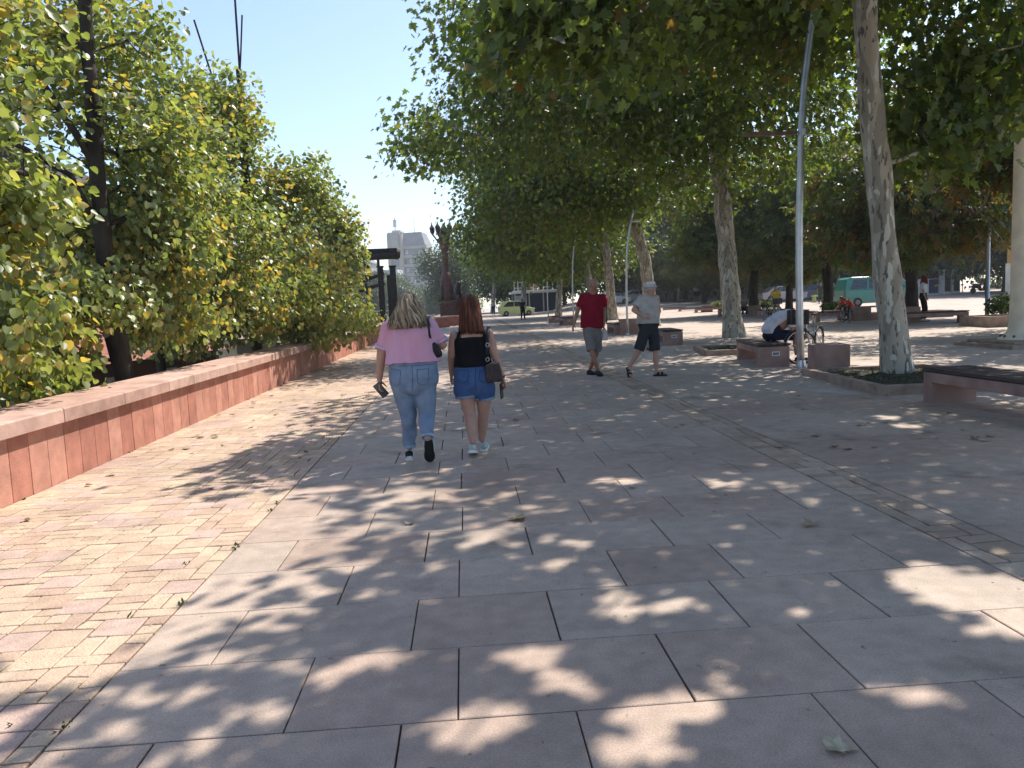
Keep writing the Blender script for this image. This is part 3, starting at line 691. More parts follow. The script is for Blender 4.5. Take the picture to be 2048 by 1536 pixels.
# ------------------------------------------------------------------ street furniture
def bench(base, yaw, label, L=2.2, Wd=.6, group='stone benches with dark slatted seats'):
    """base = near left corner; long axis along local +Y"""
    e = empty('stone_bench', base, yaw, label, 'bench', group); mb = MB(); h = .40; t = .17
    mb.prism([(0, -.02), (0, h), (L, h), (L, -.02), (L - t, -.02), (L - t, h - .13), (t, h - .13), (t, -.02)], 0, Wd, axis='X')
    # prism axis X expects (y,z) pairs
    mb.build('frame', M_['concrete'], e, bevel=.012)
    s = MB(); n = 5; g = .014; w_ = (Wd + .02 - g * (n - 1)) / n
    for i in range(n): s.box((-.01 + w_ / 2 + i * (w_ + g), L / 2, h + .033), (w_, L + .03, .042))
    s.build('seat', M_['slat'], e, bevel=.005)
    b = MB(); b.box((Wd / 2, L / 2, h + .006), (Wd - .06, L - .06, .012)); b.build('seat_frame', M_['black'], e)
    p = MB(); p.box((Wd * .56, -.004, .26), (.15, .010, .085)); pl = p.build('plaque', M_['white'], e, bevel=.003)
    p = MB(); p.box((Wd * .56, -.010, .26), (.115, .006, .052)); p.build('inset', M_['plq'], pl)
    return e
M_['plq'] = mat('plaque_inset', (.20, .24, .24), rough=.4, var=.3, scale=40)
bench(at(1517, 735) , R(-9), 'stone bench with dark seat on which the man in white sits bent over')
c = at(1846, 803)
bench((c.x, c.y - 2.2, G(c.y - 2)), 0, 'nearest stone bench with dark slats in front of the nearest plane tree')
bench(at(1326, 691), R(-5), 'stone bench right behind the man in the sun hat')
bench(at(1229, 670), R(-3), 'stone bench seen between the two walking men')
bench(at(1127, 651), 0, 'stone bench left of the man in red', L=2)
bench(at(1104, 646), 0, 'farthest stone bench beside the promenade trees', L=2)
bench(at(1180, 660), 0, 'stone bench half hidden behind the man in red', L=2)
for px, py, lab in ((1373, 624, 'far bench at the sun-hat man\'s right shoulder'), (1408, 625, 'far bench under the dark slim tree'), (1444, 626, 'far bench left of the second plane trunk'),
                    (1500, 630, 'far bench where a person in grey sits'), (1590, 633, 'far bench right of the man in yellow'), (1690, 640, 'far bench behind the parked bicycle'),
                    (1722, 641, 'far bench where the person in red sits'), (1938, 645, 'far bench beside the woman with red hair')):
    c = at(px, py); bench(c, R(80), lab, L=1.9 if px != 1938 else 2.6)
def cube_seat(c, w_, h, label, rz=0.):
    e = MB(); e.box((0, 0, h / 2 - .01), (w_, w_, h + .02)); o = e.build('stone_block', M_['concrete'], bevel=.018); o.location = c; o.rotation_euler = (0, 0, rz)
    return tag(o, label, 'stone block', 'square stone blocks between the benches')
c = at(1661, 747) + Vector((.12, .32, 0)); cube_seat(c, .58, .50, 'pink stone block right behind the lamp post and bicycle', R(-10))
for px, py, lab in ((1512, 631, 'stone block beside the man in yellow'), (1728, 641, 'stone block right of the person in red'), (1825, 646, 'stone block left of the red-haired woman'), (1417, 627, 'small far stone block under the slim dark tree'), (1262, 669, 'stone block behind the white lamp post')):
    cube_seat(at(px, py) + Vector((0, .4, 0)), .75, .62, lab, R(-8))
def planter(c, w_, d, yaw, label, h=.13):
    e = empty('tree_bed', c, yaw, label, 'tree bed', 'square stone-edged tree beds'); t = .14; k = MB()
    for x0, y0, x1, y1 in ((0, 0, w_, t), (0, d - t, w_, d), (0, t + .002, t, d - t - .002), (w_ - t, t + .002, w_, d - t - .002)):
        k.box(((x0 + x1) / 2, (y0 + y1) / 2, h / 2 - .02), (x1 - x0, y1 - y0, h + .04))
    k.build('kerb', M_['kerb'], e, bevel=.012)
    s = sheet('soil', list(np.linspace(t, w_ - t, 12)), list(np.linspace(t, d - t, 12)), 0, M_['soil'], zf=lambda x, y: .07 + .02 * math.sin(x * 9) * math.sin(y * 7)); s.parent = e
    del s['kind']
    r = random.Random(label); g = MB()
    for j in range(260):
        x, y = r.uniform(t, w_ - t), r.uniform(t, d - t); a = r.uniform(0, 6.28); L = r.uniform(.04, .13); s_ = Vector((-math.sin(a), math.cos(a), 0)) * .012
        b_ = Vector((x, y, .07)); tp = b_ + Vector((math.cos(a) * L * .7, math.sin(a) * L * .7, L * .6)); md = (b_ + tp) / 2 + Vector((0, 0, .012))
        g.add([b_, md + s_, tp, md - s_], [(0, 1, 2, 3)])
    o = g.build('weeds', M_['grass'], e); o['kind'] = 'stuff'
    return e
planter(at(1760, 791), 2.2, 3.1, R(-5), 'square bed with stone kerb around the nearest plane tree')
planter(at(1412, 712), 1.7, 2.2, R(-9), 'low stone bed of the second plane tree')
planter(at(1742, 640), 3.5, 1.5, R(-8), 'low far stone bed between the two far blocks', h=.3)

def lamp(base, label, sc=1., pts=None):
    e = empty('street_lamp', base, 0, label, 'street lamp', 'bowed galvanised street lamps'); e.scale = (sc,) * 3
    P = [Vector((0, 0, 0)), Vector((-.02, 0, .9)), Vector((-.02, 0, 1.8)), Vector((-.01, 0, 2.8)), Vector((.02, 0, 3.6)), Vector((.04, 0, 4.4)), Vector((.10, 0, 5.2)), Vector((.22, 0, 6.1)), Vector((.38, 0, 6.9)), Vector((.58, 0, 7.7))]
    mb = MB(); mb.loft([(p, .072 - .018 * i / 9, .06 - .015 * i / 9) for i, p in enumerate(P)], n=12); mb.build('pole', M_['galv'], e, smooth=True)
    mb = MB(); mb.lathe([(.17, -.01), (.17, .025), (.10, .03), (.085, .12), (.078, .16)], n=14)
    for k in range(4):
        a = k * math.pi / 2 + .7; mb.lathe([(.014, .02), (.014, .055)], (.135 * math.cos(a), .135 * math.sin(a), 0), 6)
    mb.build('base_plate', M_['galv'], e)
    mb = MB(); mb.box((-.55, 0, 4.36), (1.0, .10, .055)); mb.box((-.55, 0, 4.33), (.9, .07, .012)); mb.build('side_light', M_['brownmetal'], e, bevel=.01)
    mb = MB(); mb.box((.68, 0, 7.0), (.56, .09, .06)); mb.build('upper_light', M_['galv'], e, bevel=.01)
    mb = MB(); mb.lathe([(.078, 4.30), (.078, 4.42)], (.09, 0, 0), 12); mb.build('clamp', M_['galv'], e)
    return e
LB = at(1602, 737)
l0 = lamp(LB, 'bowed metal street lamp standing in front of the seated man and his bicycle')
c = copy_tree(l0); c.location = at(1256, 671); c.scale = (.62, .95, .62); c['label'] = 'pale lamp post between the two walking men'
c = copy_tree(l0); c.location = at(1148, 650); c.scale = (.6, 1, .7); c['label'] = 'slim lamp post left of the man in red'
c = copy_tree(l0); c.location = at(1097, 640); c.scale = (.6, 1, .7); c['label'] = 'farthest lamp post beside the dark kiosks'

# tall cream mast on steps
b = at(2046, 690); e = empty('mast', b, 0, 'tall cream painted mast on a stepped base at the right edge', 'mast')
mb = MB(); mb.lathe([(.52, .14), (.50, .17), (.38, .24), (.31, .36), (.285, .6), (.27, 1.2), (.25, 4), (.225, 8), (.20, 13)], n=28); mb.build('shaft', M_['cream'], e, smooth=True)
mb = MB(); mb.box((0, 0, .03), (2.0, 2.0, .10)); mb.box((0, 0, .11), (1.6, 1.6, .058)); mb.build('plinth', M_['kerb'], e, bevel=.01)
for k in range(12):
    mb = MB(); a = k * math.pi / 6; mb.lathe([(.028, .13), (.028, .24), (.012, .25)], (.44 * math.cos(a), .44 * math.sin(a), 0), 8); mb.build('anchor_bolt', M_['brownmetal'], e)
def post(px, py, h, r_, label, mt='galv', sign=None):
    e = empty('post', at(px, py), 0, label, 'post'); mb = MB(); mb.lathe([(r_ * 1.5, -.02), (r_ * 1.5, .05), (r_, .06), (r_, h * .6), (r_ * .85, h)], n=10); mb.build('pole', M_[mt], e, smooth=True)
    if sign:
        mb = MB(); mb.loft([((0, -.06, sign[0]), sign[1], sign[1]), ((0, -.03, sign[0]), sign[1], sign[1])], n=24, ref=(1, 0, 0)); mb.build('sign_plate', M_[sign[2]], e)
    return e
M_['signred'] = mat('faded_red', (.35, .09, .06), rough=.5)
post(1974, 641, 5.4, .075, 'plain grey steel pole left of the cream mast')
post(1651, 601, 4.2, .06, 'thin pale pole left of the teal van with a red sign', sign=(2.9, .3, 'signred'))

# ------------------------------------------------------------------ far side: town, gate, column, kiosks, cars
def place(o, p, rz=0.): o.location = p; o.rotation_euler = (0, 0, rz); return o
M_['towerwall'] = mat('tower_concrete', (.36, .335, .29), rough=.85, var=.08, scale=.3)
M_['towerdark'] = mat('tower_slate', (.20, .20, .21), rough=.6, var=.1, scale=.4)
M_['towerglass'] = mat('tower_glass', (.05, .08, .12), rough=.15, var=.25, scale=.6, spec=.7)
M_['towerpane'] = mat('tower_blind', (.42, .46, .48), rough=.4, var=.2, scale=.5)
Y = 350
p0 = W(783, 620, Y); e = empty('tower_block', (p0.x, Y, -5), R(-12), 'tall concrete tower block with banded windows rising over the distant trees', 'tower block')
k = Y / FOC
def hz(py, px=825): return W(px, py, Y).z + 5
mb = MB(); H0 = hz(464); mb.box((3.5, 6, H0 / 2), (7, 12, H0)); mb.box((.9, -.6, H0 / 2 - .5), (1.5, 1.2, H0 - 1)); mb.box((6.1, -.6, H0 / 2 - .5), (1.7, 1.2, H0 - 1)); mb.box((3.6, -.6, H0 - 3.4), (5, 1.2, 6.8)); mb.build('stair_tower', M_['towerwall'], e)
for i in range(9):
    z = H0 - 7.6 - i * 4.1
    if z < 8: break
    mb = MB(); mb.box((3.5, -.25, z - 1.6), (3.4, .5, 3.1)); f = mb.build('window', M_['towerglass'], e)
H1 = hz(492)
mb = MB(); mb.box((11.9, 7, H1 / 2), (9.6, 11, H1)); mb.build('wing', M_['towerdark'], e)
for i in range(9):
    z = H1 - i * 4.0
    if z < 8: break
    mb = MB(); mb.box((11.9, .9, z - .7), (9.9, 1.6, 1.3)); mb.box((16.6, 7.5, z - .7), (1.2, 11.4, 1.3)); mb.build('spandrel', M_['towerwall'], e)
    mb = MB(); mb.box((11.9, 1.35, z - 2.75), (9.3, .4, 2.6)); wn = mb.build('window', M_['towerglass'], e)
    for j in range(5):
        if (i * 3 + j * 2) % 5 < 2: mb = MB(); mb.box((8.3 + j * 1.8, 1.1, z - 2.7), (1.3, .12, 2.0)); mb.build('blind', M_['towerpane'], wn)
mb = MB(); H2 = hz(465)
mb.add([(7.02, -.2, H1 + .02), (17.2, -.2, H1 + .02), (17.2, 13, H1 + .02), (7.02, 13, H1 + .02), (7.02, 1.8, H2), (15.2, 1.8, H2), (15.2, 11, H2), (7.02, 11, H2)], [(0, 1, 5, 4), (1, 2, 6, 5), (2, 3, 7, 6), (3, 0, 4, 7), (4, 5, 6, 7), (3, 2, 1, 0)])
mb.build('roof', M_['towerdark'], e)
mb = MB(); mb.box((3.6, 5, H0 + .6), (4, 5, 1.2)); mb.lathe([(.25, H0 + 1.2), (.2, H0 + 7)], (2.4, 5, 0), 6); mb.lathe([(.8, H0 + 3), (.8, H0 + 6)], (2.4, 5, 0), 10); mb.build('roof_aerial', M_['towerpane'], e)
mb = MB(); mb.lathe([(.2, H2 - .2), (.1, H2 + 7)], (11, 6, 0), 6); mb.build('mast', M_['galv'], e)
Y2 = 300; p0 = W(722, 600, Y2); e = empty('office_block', (p0.x, Y2, -5), R(-10), 'lower beige office block left of the tower, behind the black gate', 'building')
mb = MB(); h = W(735, 527, Y2).z + 5; mb.box((2.4, 5, h / 2), (4.8, 10, h)); mb.build('wall', M_['towerwall'], e)
mb = MB(); h2 = W(760, 540, Y2).z + 5; mb.box((9.5, 7, h2 / 2), (9.4, 8, h2)); mb.build('wing', M_['towerpane'], e)
mb = MB(); mb.add([(-.2, -.3, h + .02), (5.6, -.3, h + .02), (5.6, 10, h + .02), (-.2, 10, h + .02), (2.6, 2, h + 2.4), (2.6, 8, h + 2.4)], [(0, 1, 4), (1, 2, 5, 4), (2, 3, 5), (3, 0, 4, 5), (3, 2, 1, 0)]); mb.build('roof', M_['towerdark'], e)
for i in range(4):
    mb = MB(); mb.box((9.5, 2.9, h2 - 2.4 - i * 3.6), (8.6, .3, 1.7)); mb.build('window', M_['towerglass'], e)
# distant wood: trees one can tell apart
r = random.Random(77)
for i in range(22):
    px = 640 + i * 13.5 + r.uniform(-6, 6); y = r.uniform(150, 235); q = W(px, 600, y)
    sc = r.uniform(.72, 1.0) * (.95 if px < 800 else .74)
    tree('distant_tree', (q.x, y, G(120) - 1.2), M_['bark_brown'], M_['leaf_far'], fm, 'rounded green tree in the distant wood below the tower block', group='trees of the distant wood', rz=i * 2.1, sc=sc)

# black timber gate on the bridge end
gy = 46.; gp = W(782, 655, gy); gz = G(gy)
e = empty('bridge_gate', (gp.x, gy, gz), R(4), 'black timber portal with lifted arms at the end of the footbridge', 'gate')
def lz(py, px=780, y=gy): return W(px, py, y).z - gz
for dx, nm in ((-.42, 'post'), (.30, 'post')):
    mb = MB(); mb.box((dx, 0, lz(535) / 2), (.34, .34, lz(535))); mb.box((dx, 0, lz(535) + .06), (.42, .42, .10)); mb.build(nm, M_['blackwood'], e, bevel=.02)
mb = MB(); mb.box((.02, 3.0, lz(545) / 2), (.34, .34, lz(545))); mb.build('post', M_['blackwood'], e)
mb = MB(); mb.tube([(-1.25, -.1, 0), (-1.3, -.1, lz(520))], .07); mb.build('strut', M_['blackwood'], e)
for dz in (0, .55):
    mb = MB(); a = Vector((-.2, 0, lz(540) - .2 - dz)); b = Vector((-3.2, 0, lz(574) - .1 - dz * .9)); d = (b - a)
    ang = math.atan2(d.z, d.x); mb.box((a + b) / 2, (d.length, .22, .20), M=Matrix.Rotation(-ang, 3, 'Y')); mb.build('lift_arm', M_['blackwood'], e)
mb = MB(); zt = lz(512)
mb.loft([((-1.85, -.3, zt), .20, .24), ((-1.2, -.3, zt + .02), .26, .27), ((.3, -.3, zt + .05), .26, .30), ((.62, -.3, zt + .1), .34, .34), ((.80, -.3, zt + .08), .22, .24)], n=10, ref=(0, 0, 1))
mb.box((-.6, -.3, zt + .34), (2.4, .5, .14)); mb.build('counterweight', M_['blackwood'], e)
for dx in (-1.1, -.5):
    mb = MB(); mb.box((dx, -.3, (lz(560) + zt - .1) / 2), (.16, .16, zt - .1 - lz(560))); mb.build('hanger', M_['blackwood'], e)
def railing(a, b, label, h=1.15, n=24):
    e = empty('railing', a, 0, label, 'railing'); a = Vector(a); d = Vector(b) - a; L = d.length; ang = math.atan2(d.y, d.x); e.rotation_euler = (0, 0, ang)
    mb = MB(); mb.box((L / 2, 0, h), (L, .07, .06)); mb.box((L / 2, 0, .12), (L, .05, .05)); mb.build('rail', M_['galv'], e)
    mb = MB()
    for i in range(n * 3): mb.box((L * (i + .5) / n / 3, 0, h / 2), (.022, .022, h - .1))
    mb.build('bars', M_['black'], e)
    for i in range(0, n + 1, 4):
        mb = MB(); mb.box((L * i / n, 0, h / 2), (.09, .09, h)); mb.build('post', M_['black'], e)
railing((-16, 57, G(57)), (-3.0, 57, G(57)), 'dark bar railing of the footbridge between gate and lantern column', 1.25)
sheet('footbridge_deck', [-16, -4], [47, 60], .38, M_['kerb'], zf=lambda x, y: G(50) - .4)
e = empty('motor_scooter', (-4.75, 41.5, 0), R(100), '', '') if 0 else None

# lantern column
cy = 60.; cb = W(897, 640, cy); cz = G(cy)
def lantern_column(loc, label):
    e = empty('lantern_column', loc, 0, label, 'lantern column', 'ornate lantern columns at the bridge'); hz_ = lambda py: W(893, py, cy).z - cz
    mb = MB(); mb.box((0, 0, .15), (1.7, 1.7, .5)); mb.box((0, 0, .95), (1.2, 1.2, 1.3)); mb.box((0, 0, hz_(601) - .05), (1.4, 1.4, .14)); mb.build('pedestal', M_['redgranite'], e, bevel=.03)
    z0 = hz_(600); mb = MB()
    for k in range(4):
        a = k * math.pi / 2 + .785
        c_ = Vector((math.cos(a) * .42, math.sin(a) * .42, 0))
        mb.loft([(c_ + Vector((0, 0, z0)), .26, .22), (c_ * 1.05 + Vector((0, 0, z0 + .5)), .20, .18), (c_ + Vector((0, 0, z0 + .95)), .22, .16), (c_ * .9 + Vector((0, 0, z0 + 1.25)), .10, .09), (c_ * .9 + Vector((0, 0, z0 + 1.38)), .13, .12), (c_ * .85 + Vector((0, 0, z0 + 1.55)), .07, .07)], n=8)
    mb.build('statue_group', M_['bronze'], e, smooth=True)
    z1 = hz_(575); z2 = hz_(500); z3 = hz_(478)
    mb = MB(); mb.lathe([(.55, z0), (.5, z1), (.46, z1 + .5), (.34, z1 + 1.0), (.27, z1 + 1.15), (.25, (z1 + z2) / 2), (.24, z2 - .3), (.33, z2 - .25), (.27, z2 - .1), (.36, z2 + .3), (.55, z3), (.50, z3 + .06)], n=12); mb.build('shaft', M_['redgranite'], e)
    for k in range(6):
        a = k * math.pi / 3; u_ = Vector((math.cos(a), math.sin(a), 0)); l = MB(); zt = hz_(455)
        l.loft([(u_ * .4 + Vector((0, 0, z3 - .3)), .05, .05), (u_ * .85 + Vector((0, 0, z3 + .35)), .07, .07), (u_ * .88 + Vector((0, 0, z3 + .55)), .18, .18), (u_ * .9 + Vector((0, 0, zt)), .21, .21), (u_ * .9 + Vector((0, 0, zt + .22)), .06, .06), (u_ * .9 + Vector((0, 0, zt + .45)), .015, .015)], n=7)
        l.build('lantern', M_['bronze'], e)
    mb = MB(); mb.lathe([(.3, z3), (.34, z3 + .5), (.22, hz_(455)), (.05, hz_(446))], n=8); mb.build('finial', M_['bronze'], e)
    return e
lantern_column((cb.x, cy, cz), 'ornate red stone and bronze lantern column rising between the two women')
q = W(918, 640, 64); e = empty('statue', (q.x, 64, G(64)), R(20), 'dark bronze seated statue on a red pedestal right behind the lantern column', 'statue'); zt = W(918, 562, 64).z - G(64)
mb = MB(); mb.box((0, 0, .75), (1.2, 1.5, 1.5)); mb.box((0, 0, 1.56), (1.4, 1.7, .13)); mb.build('pedestal', M_['redgranite'], e, bevel=.02)
mb = MB(); z = 1.6; mb.loft([((0, .5, z), .42, .3), ((0, .3, z + .35), .45, .45), ((0, .05, z + .8), .36, .36), ((0, -.15, z + 1.2), .28, .30), ((0, -.25, zt - .55), .20, .2), ((0, -.3, zt - .3), .24, .26), ((0, -.35, zt - .05), .14, .15)], n=12)
for s_ in (-.2, .2): mb.tube([(s_, -.2, z + .9), (s_, -.5, z + .4), (s_, -.55, z)], [.14, .11, .13]); mb.ball((s_ * 1.4, .3, z + .25), .25)
solid_later = mb
o = solid(mb, 'figure', M_['bronze'], e, .04, 2)
for px, y, lab in ((884, 52, 'low red stone block with pale top right of the blonde woman\'s shoulder'), (903, 55.5, 'low red stone block in front of the lantern column base')):
    q = W(px, 650, y); e = empty('stone_plinth', (q.x, y, G(y)), R(6), lab, 'stone block'); mb = MB(); mb.box((0, 0, .30), (.95, 1.3, .62)); mb.build('body', M_['wallpanel'], e, bevel=.01); mb = MB(); mb.box((0, 0, .66), (1.08, 1.44, .11)); mb.build('cap', M_['coping'], e, bevel=.01)

# cars: a shaped body lofted from side profile
def car(loc, rz, paint, prof, roofline, Wd, label, wheels, wr=.31, sc=1., glassz=None, cat='car', name='parked_car', group=None):
    """prof: body outline (x,z) lower shell; roofline: greenhouse outline (x,z)"""
    e = empty(name, loc, rz, label, cat, group); e.scale = (sc,) * 3; w2 = Wd / 2
    def shell(poly, wl, wt, z0, z1, nm, mt, par, inset=0.):
        mb = MB(); n = len(poly); ringy = [-1, -.92, .92, 1]; vs = []
        for t in ringy:
            for x, z in poly:
                q = (z - z0) / (z1 - z0); wd = wl * (1 - q) + wt * q; s = 1 if abs(t) < 1 else .0
                cx = sum(a for a, b in poly) / n; cz_ = sum(b for a, b in poly) / n
                k_ = .965 if abs(t) == 1 else 1.
                vs.append((cx + (x - cx) * k_, t * wd, cz_ + (z - cz_) * k_))
        fs = [tuple(range(n))[::-1], tuple(3 * n + i for i in range(n))]
        for a in range(3):
            for i in range(n): fs.append((a * n + i, a * n + (i + 1) % n, (a + 1) * n + (i + 1) % n, (a + 1) * n + i))
        mb.add(vs, fs); return mb.build(nm, mt, par, bevel=.02)
    zs = [z for x, z in prof]; body = shell(prof, w2, w2 * .97, min(zs), max(zs), 'body', paint, e)
    zr = [z for x, z in roofline]; gh = shell(roofline, w2 * .96, w2 * .78, min(zr), max(zr), 'roof', paint, e)
    # windows: dark panes a few mm proud of the greenhouse sides
    z0, z1 = min(zr), max(zr); xs0 = [x for x, z in roofline if abs(z - z0) < .06]; xs1 = [x for x, z in roofline if abs(z - z1) < .06]
    xa0, xa1, xb0, xb1 = min(xs0), max(xs0), min(xs1), max(xs1); nwin = glassz or 3
    for s in (-1, 1):
        for i in range(nwin):
            def P(u, v):
                xl = xa0 + (xb0 - xa0) * v; xr = xa1 + (xb1 - xa1) * v; q = (.06 + v * .94); wd = w2 * .96 * (1 - v) + w2 * .78 * v
                return (xl + (xr - xl) * u, s * (wd + .006), z0 + (z1 - z0) * v)
            u0 = .06 + i * .88 / nwin + .015; u1 = .06 + (i + 1) * .88 / nwin - .015
            mb = MB(); a = [P(u0, .1), P(u1, .1), P(u1, .82), P(u0, .82)]; b_ = [(x, y - s * .03, z) for x, y, z in a]
            mb.add(a + b_, [(0, 1, 2, 3), (4, 7, 6, 5), (0, 4, 5, 1), (1, 5, 6, 2), (2, 6, 7, 3), (3, 7, 4, 0)]); mb.build('window', M_['glass'], e)
    for (xA, xB, nm) in ((xa0, xb0, 'rear_window'), (xa1, xb1, 'windscreen')):
        sg = -1 if nm == 'rear_window' else 1; mb = MB(); vs = []
        for v, wd in ((.14, .78), (.86, .66)):
            for t in (-1, 1): vs.append((xA + (xB - xA) * v + sg * .022, t * w2 * wd, z0 + (z1 - z0) * v))
        vs2 = [(x - sg * .03, y, z) for x, y, z in vs]; mb.add(vs + vs2, [(0, 1, 3, 2), (4, 6, 7, 5), (0, 4, 5, 1), (1, 5, 7, 3), (3, 7, 6, 2), (2, 6, 4, 0)]); mb.build(nm, M_['glass'], e)
    for x in wheels:
        for s in (-1, 1):
            mb = MB(); mb.loft([((x, s * (w2 - .19), wr), wr * .96, wr * .96), ((x, s * (w2 - .16), wr), wr, wr), ((x, s * (w2 - .02), wr), wr, wr), ((x, s * (w2 + .012), wr), wr * .93, wr * .93)], n=20, ref=(1, 0, 0)); t = mb.build('wheel', M_['rubber'], e)
            mb = MB(); mb.loft([((x, s * (w2 + .0), wr), wr * .55, wr * .55), ((x, s * (w2 + .018), wr), wr * .50, wr * .50)], n=14, ref=(1, 0, 0)); mb.build('rim', M_['towerdark'], t)
    xf = max(x for x, z in prof); xr_ = min(x for x, z in prof); zm = .72 if max(zs) < 1.2 else .8
    for s in (-1, 1):
        mb = MB(); mb.box((xf - .04, s * w2 * .72, zm), (.12, .3, .16)); mb.build('headlight', M_['white'], e, bevel=.02)
        mb = MB(); mb.box((xr_ + .04, s * w2 * .82, zm + .1), (.12, .16, .28)); mb.build('tail_light', M_['signred'], e, bevel=.02)
        mb = MB(); mb.box((xa1 - .15, s * (w2 + .09), z0 + .08), (.10, .18, .13)); mb.build('mirror', M_['black'], e, bevel=.02)
    return e
def paint(nm, c): return mat(nm, c, rough=.28, var=.03, spec=.6)
small = [(-1.75, .25), (-1.82, .5), (-1.78, .95), (-1.1, 1.0), (1.0, .97), (1.6, .80), (1.80, .62), (1.82, .3), (1.55, .2), (-1.5, .2)]
smallr = [(-1.74, .93), (-1.55, 1.50), (-.9, 1.60), (.35, 1.56), (1.12, .93)]
car(at(1033, 632) , R(4), paint('lime_paint', (.42, .48, .20)), small, smallr, 1.62, 'pale lime green hatchback parked across the end of the promenade', (-1.15, 1.2), .29, glassz=2)
van = [(-2.4, .28), (-2.42, 1.2), (2.25, 1.15), (2.42, .85), (2.42, .35), (2.1, .25), (-2.1, .25)]
vanr = [(-2.42, 1.17), (-2.25, 1.95), (-1.9, 2.08), (1.45, 2.08), (1.7, 1.95), (2.28, 1.14)]
q = at(1746, 614); car((q.x, q.y, GE(q.x, q.y)), R(-3), paint('teal_paint', (.035, .20, .17)), van, vanr, 1.85, 'old teal green van parked behind the far trees', (-1.5, 1.55), .33, glassz=3, cat='van', name='parked_van', sc=1.0)
sed = [(-2.1, .28), (-2.15, .85), (-1.5, .95), (1.0, .92), (1.9, .78), (2.15, .6), (2.15, .3), (1.8, .2), (-1.8, .2)]
sedr = [(-1.65, .9), (-.95, 1.38), (-.3, 1.45), (.45, 1.40), (1.25, .9)]
def carat(px, y, rz, pm, label, pr=sed, rf=sedr, w_=1.75): q = W(px, 600, y); car((q.x, y, GE(q.x, y)), rz, pm, pr, rf, w_, label, (-1.35, 1.35), .31)
silver = paint('silver_paint', (.45, .44, .43)); whitep = paint('white_car_paint', (.7, .7, .7)); darkp = paint('dark_car_paint', (.05, .055, .065))
carat(1562, 70, R(2), paint('rose_silver_paint', (.46, .38, .36)), 'silver pink saloon parked behind the man in yellow')
carat(1622, 72, R(0), darkp, 'dark grey car right behind the lamp post')
carat(1222, 88, R(5), whitep, 'white car right of the man in red')
carat(1272, 90, R(0), silver, 'silver car left of the man in the sun hat')
q = W(432, 700, 62); car((q.x, 62, -3.6), R(20), whitep, van, vanr, 1.9, 'white van parked below the parapet behind the lindens', (-1.5, 1.5), .33, cat='van', name='parked_van')

# hoarding, billboard, kiosks
M_['hoard'] = mat('grey_corrugated', (.40, .43, .45), rough=.5, var=.1, scale=.6, metal=.2)
x0 = W(1225, 600, 96); x1 = W(1830, 600, 84); a = Vector((x0.x, 96, 0)); d = Vector((x1.x, 84, 0)) - a; L = d.length; n = 16
e = empty('hoarding', (a.x, a.y, GE(a.x, a.y)), math.atan2(d.y, d.x), 'long grey ribbed metal hoarding around the building site', 'hoarding')
for i in range(n):
    mb = MB(); w_ = L / n; hh = 2.85 + (.12 if i % 3 == 0 else 0); t0 = i * w_; vs = []; fs = []
    ribs = 12
    for j in range(ribs * 2 + 1):
        z = -.2 + (hh + .2) * j / (ribs * 2); dy = .03 * (j % 2); vs += [(t0 + .03, dy, z), (t0 + w_ - .03, dy, z)]
        if j: fs.append((2 * j - 2, 2 * j - 1, 2 * j + 1, 2 * j))
    mb.add(vs, fs); p = mb.build('panel', M_['hoard'], e)
    mb = MB(); mb.box((t0, .05, hh / 2), (.1, .1, hh + .1)); mb.build('post', M_['galv'], e)
    if i % 4 == 1:
        mb = MB(); mb.box((t0 + w_ * .5, -.03, 1.7), (.8, .02, 1.0)); mb.build('notice', M_['white'], p)
M_['magenta'] = mat('magenta_print', (.45, .03, .14), rough=.5); M_['darkprint'] = mat('dark_print', (.05, .045, .05), rough=.4, var=.3, scale=.6)
q = W(1485, 540, 84); e = empty('billboard', (q.x, 84, GE(q.x, 84)), 0, 'dark billboard with white figure and magenta stripe above the hoarding', 'billboard')
g0 = GE(q.x, 84); zb = W(1485, 558, 84).z - g0; zt = W(1485, 512, 84).z - g0
mb = MB(); mb.box((0, 0, (zb + zt) / 2), (4.6, .2, zt - zb)); mb.build('panel', M_['darkprint'], e)
mb = MB(); mb.box((0, -.11, zb + .25), (4.6, .03, .5)); mb.build('stripe', M_['magenta'], e)
mb = MB(); mb.add([(x * .9 + .2, -.115, zb + z) for x, z in ((-.6, .6), (.1, .55), (.7, .7), (.45, 1.3), (.7, 1.9), (.2, 2.3), (-.3, 2.1), (-.1, 1.5), (-.7, 1.2))], [tuple(range(9))]); mb.build('picture', M_['white'], e)
for s in (-1.5, 1.5):
    mb = MB(); mb.box((s, .1, zb / 2), (.16, .16, zb)); mb.build('post', M_['galv'], e)
M_['darkblue'] = mat('dark_blue_panel', (.035, .05, .07), rough=.5, var=.15, scale=1)
kx0 = W(1027, 600, 97); kx1 = W(1118, 600, 97); KW = kx1.x - kx0.x
e = empty('kiosk_row', (kx0.x, 97, G(97)), 0, 'dark blue row of kiosks with a pale arched poster behind the lime car', 'kiosk')
hh = W(1070, 586, 97).z - G(97)
mb = MB(); mb.box((KW / 2, 2, hh / 2), (KW, 4, hh)); mb.build('wall', M_['darkblue'], e)
mb = MB(); mb.box((KW / 2, 1.6, hh + .12), (KW + .6, 5, .24)); mb.box((KW / 2, -.7, hh + .3), (KW + .5, .1, .12)); mb.build('roof', M_['white'], e)
for i in range(4):
    mb = MB(); mb.box((.2 + i * (KW - .4) / 3, -.12, hh / 2), (.16, .2, hh)); mb.build('pillar', M_['galv'], e)
mb = MB(); mb.box((.95, -.06, hh * .55), (1.4, .08, hh * .7)); po = mb.build('poster', M_['towerpane'], e)
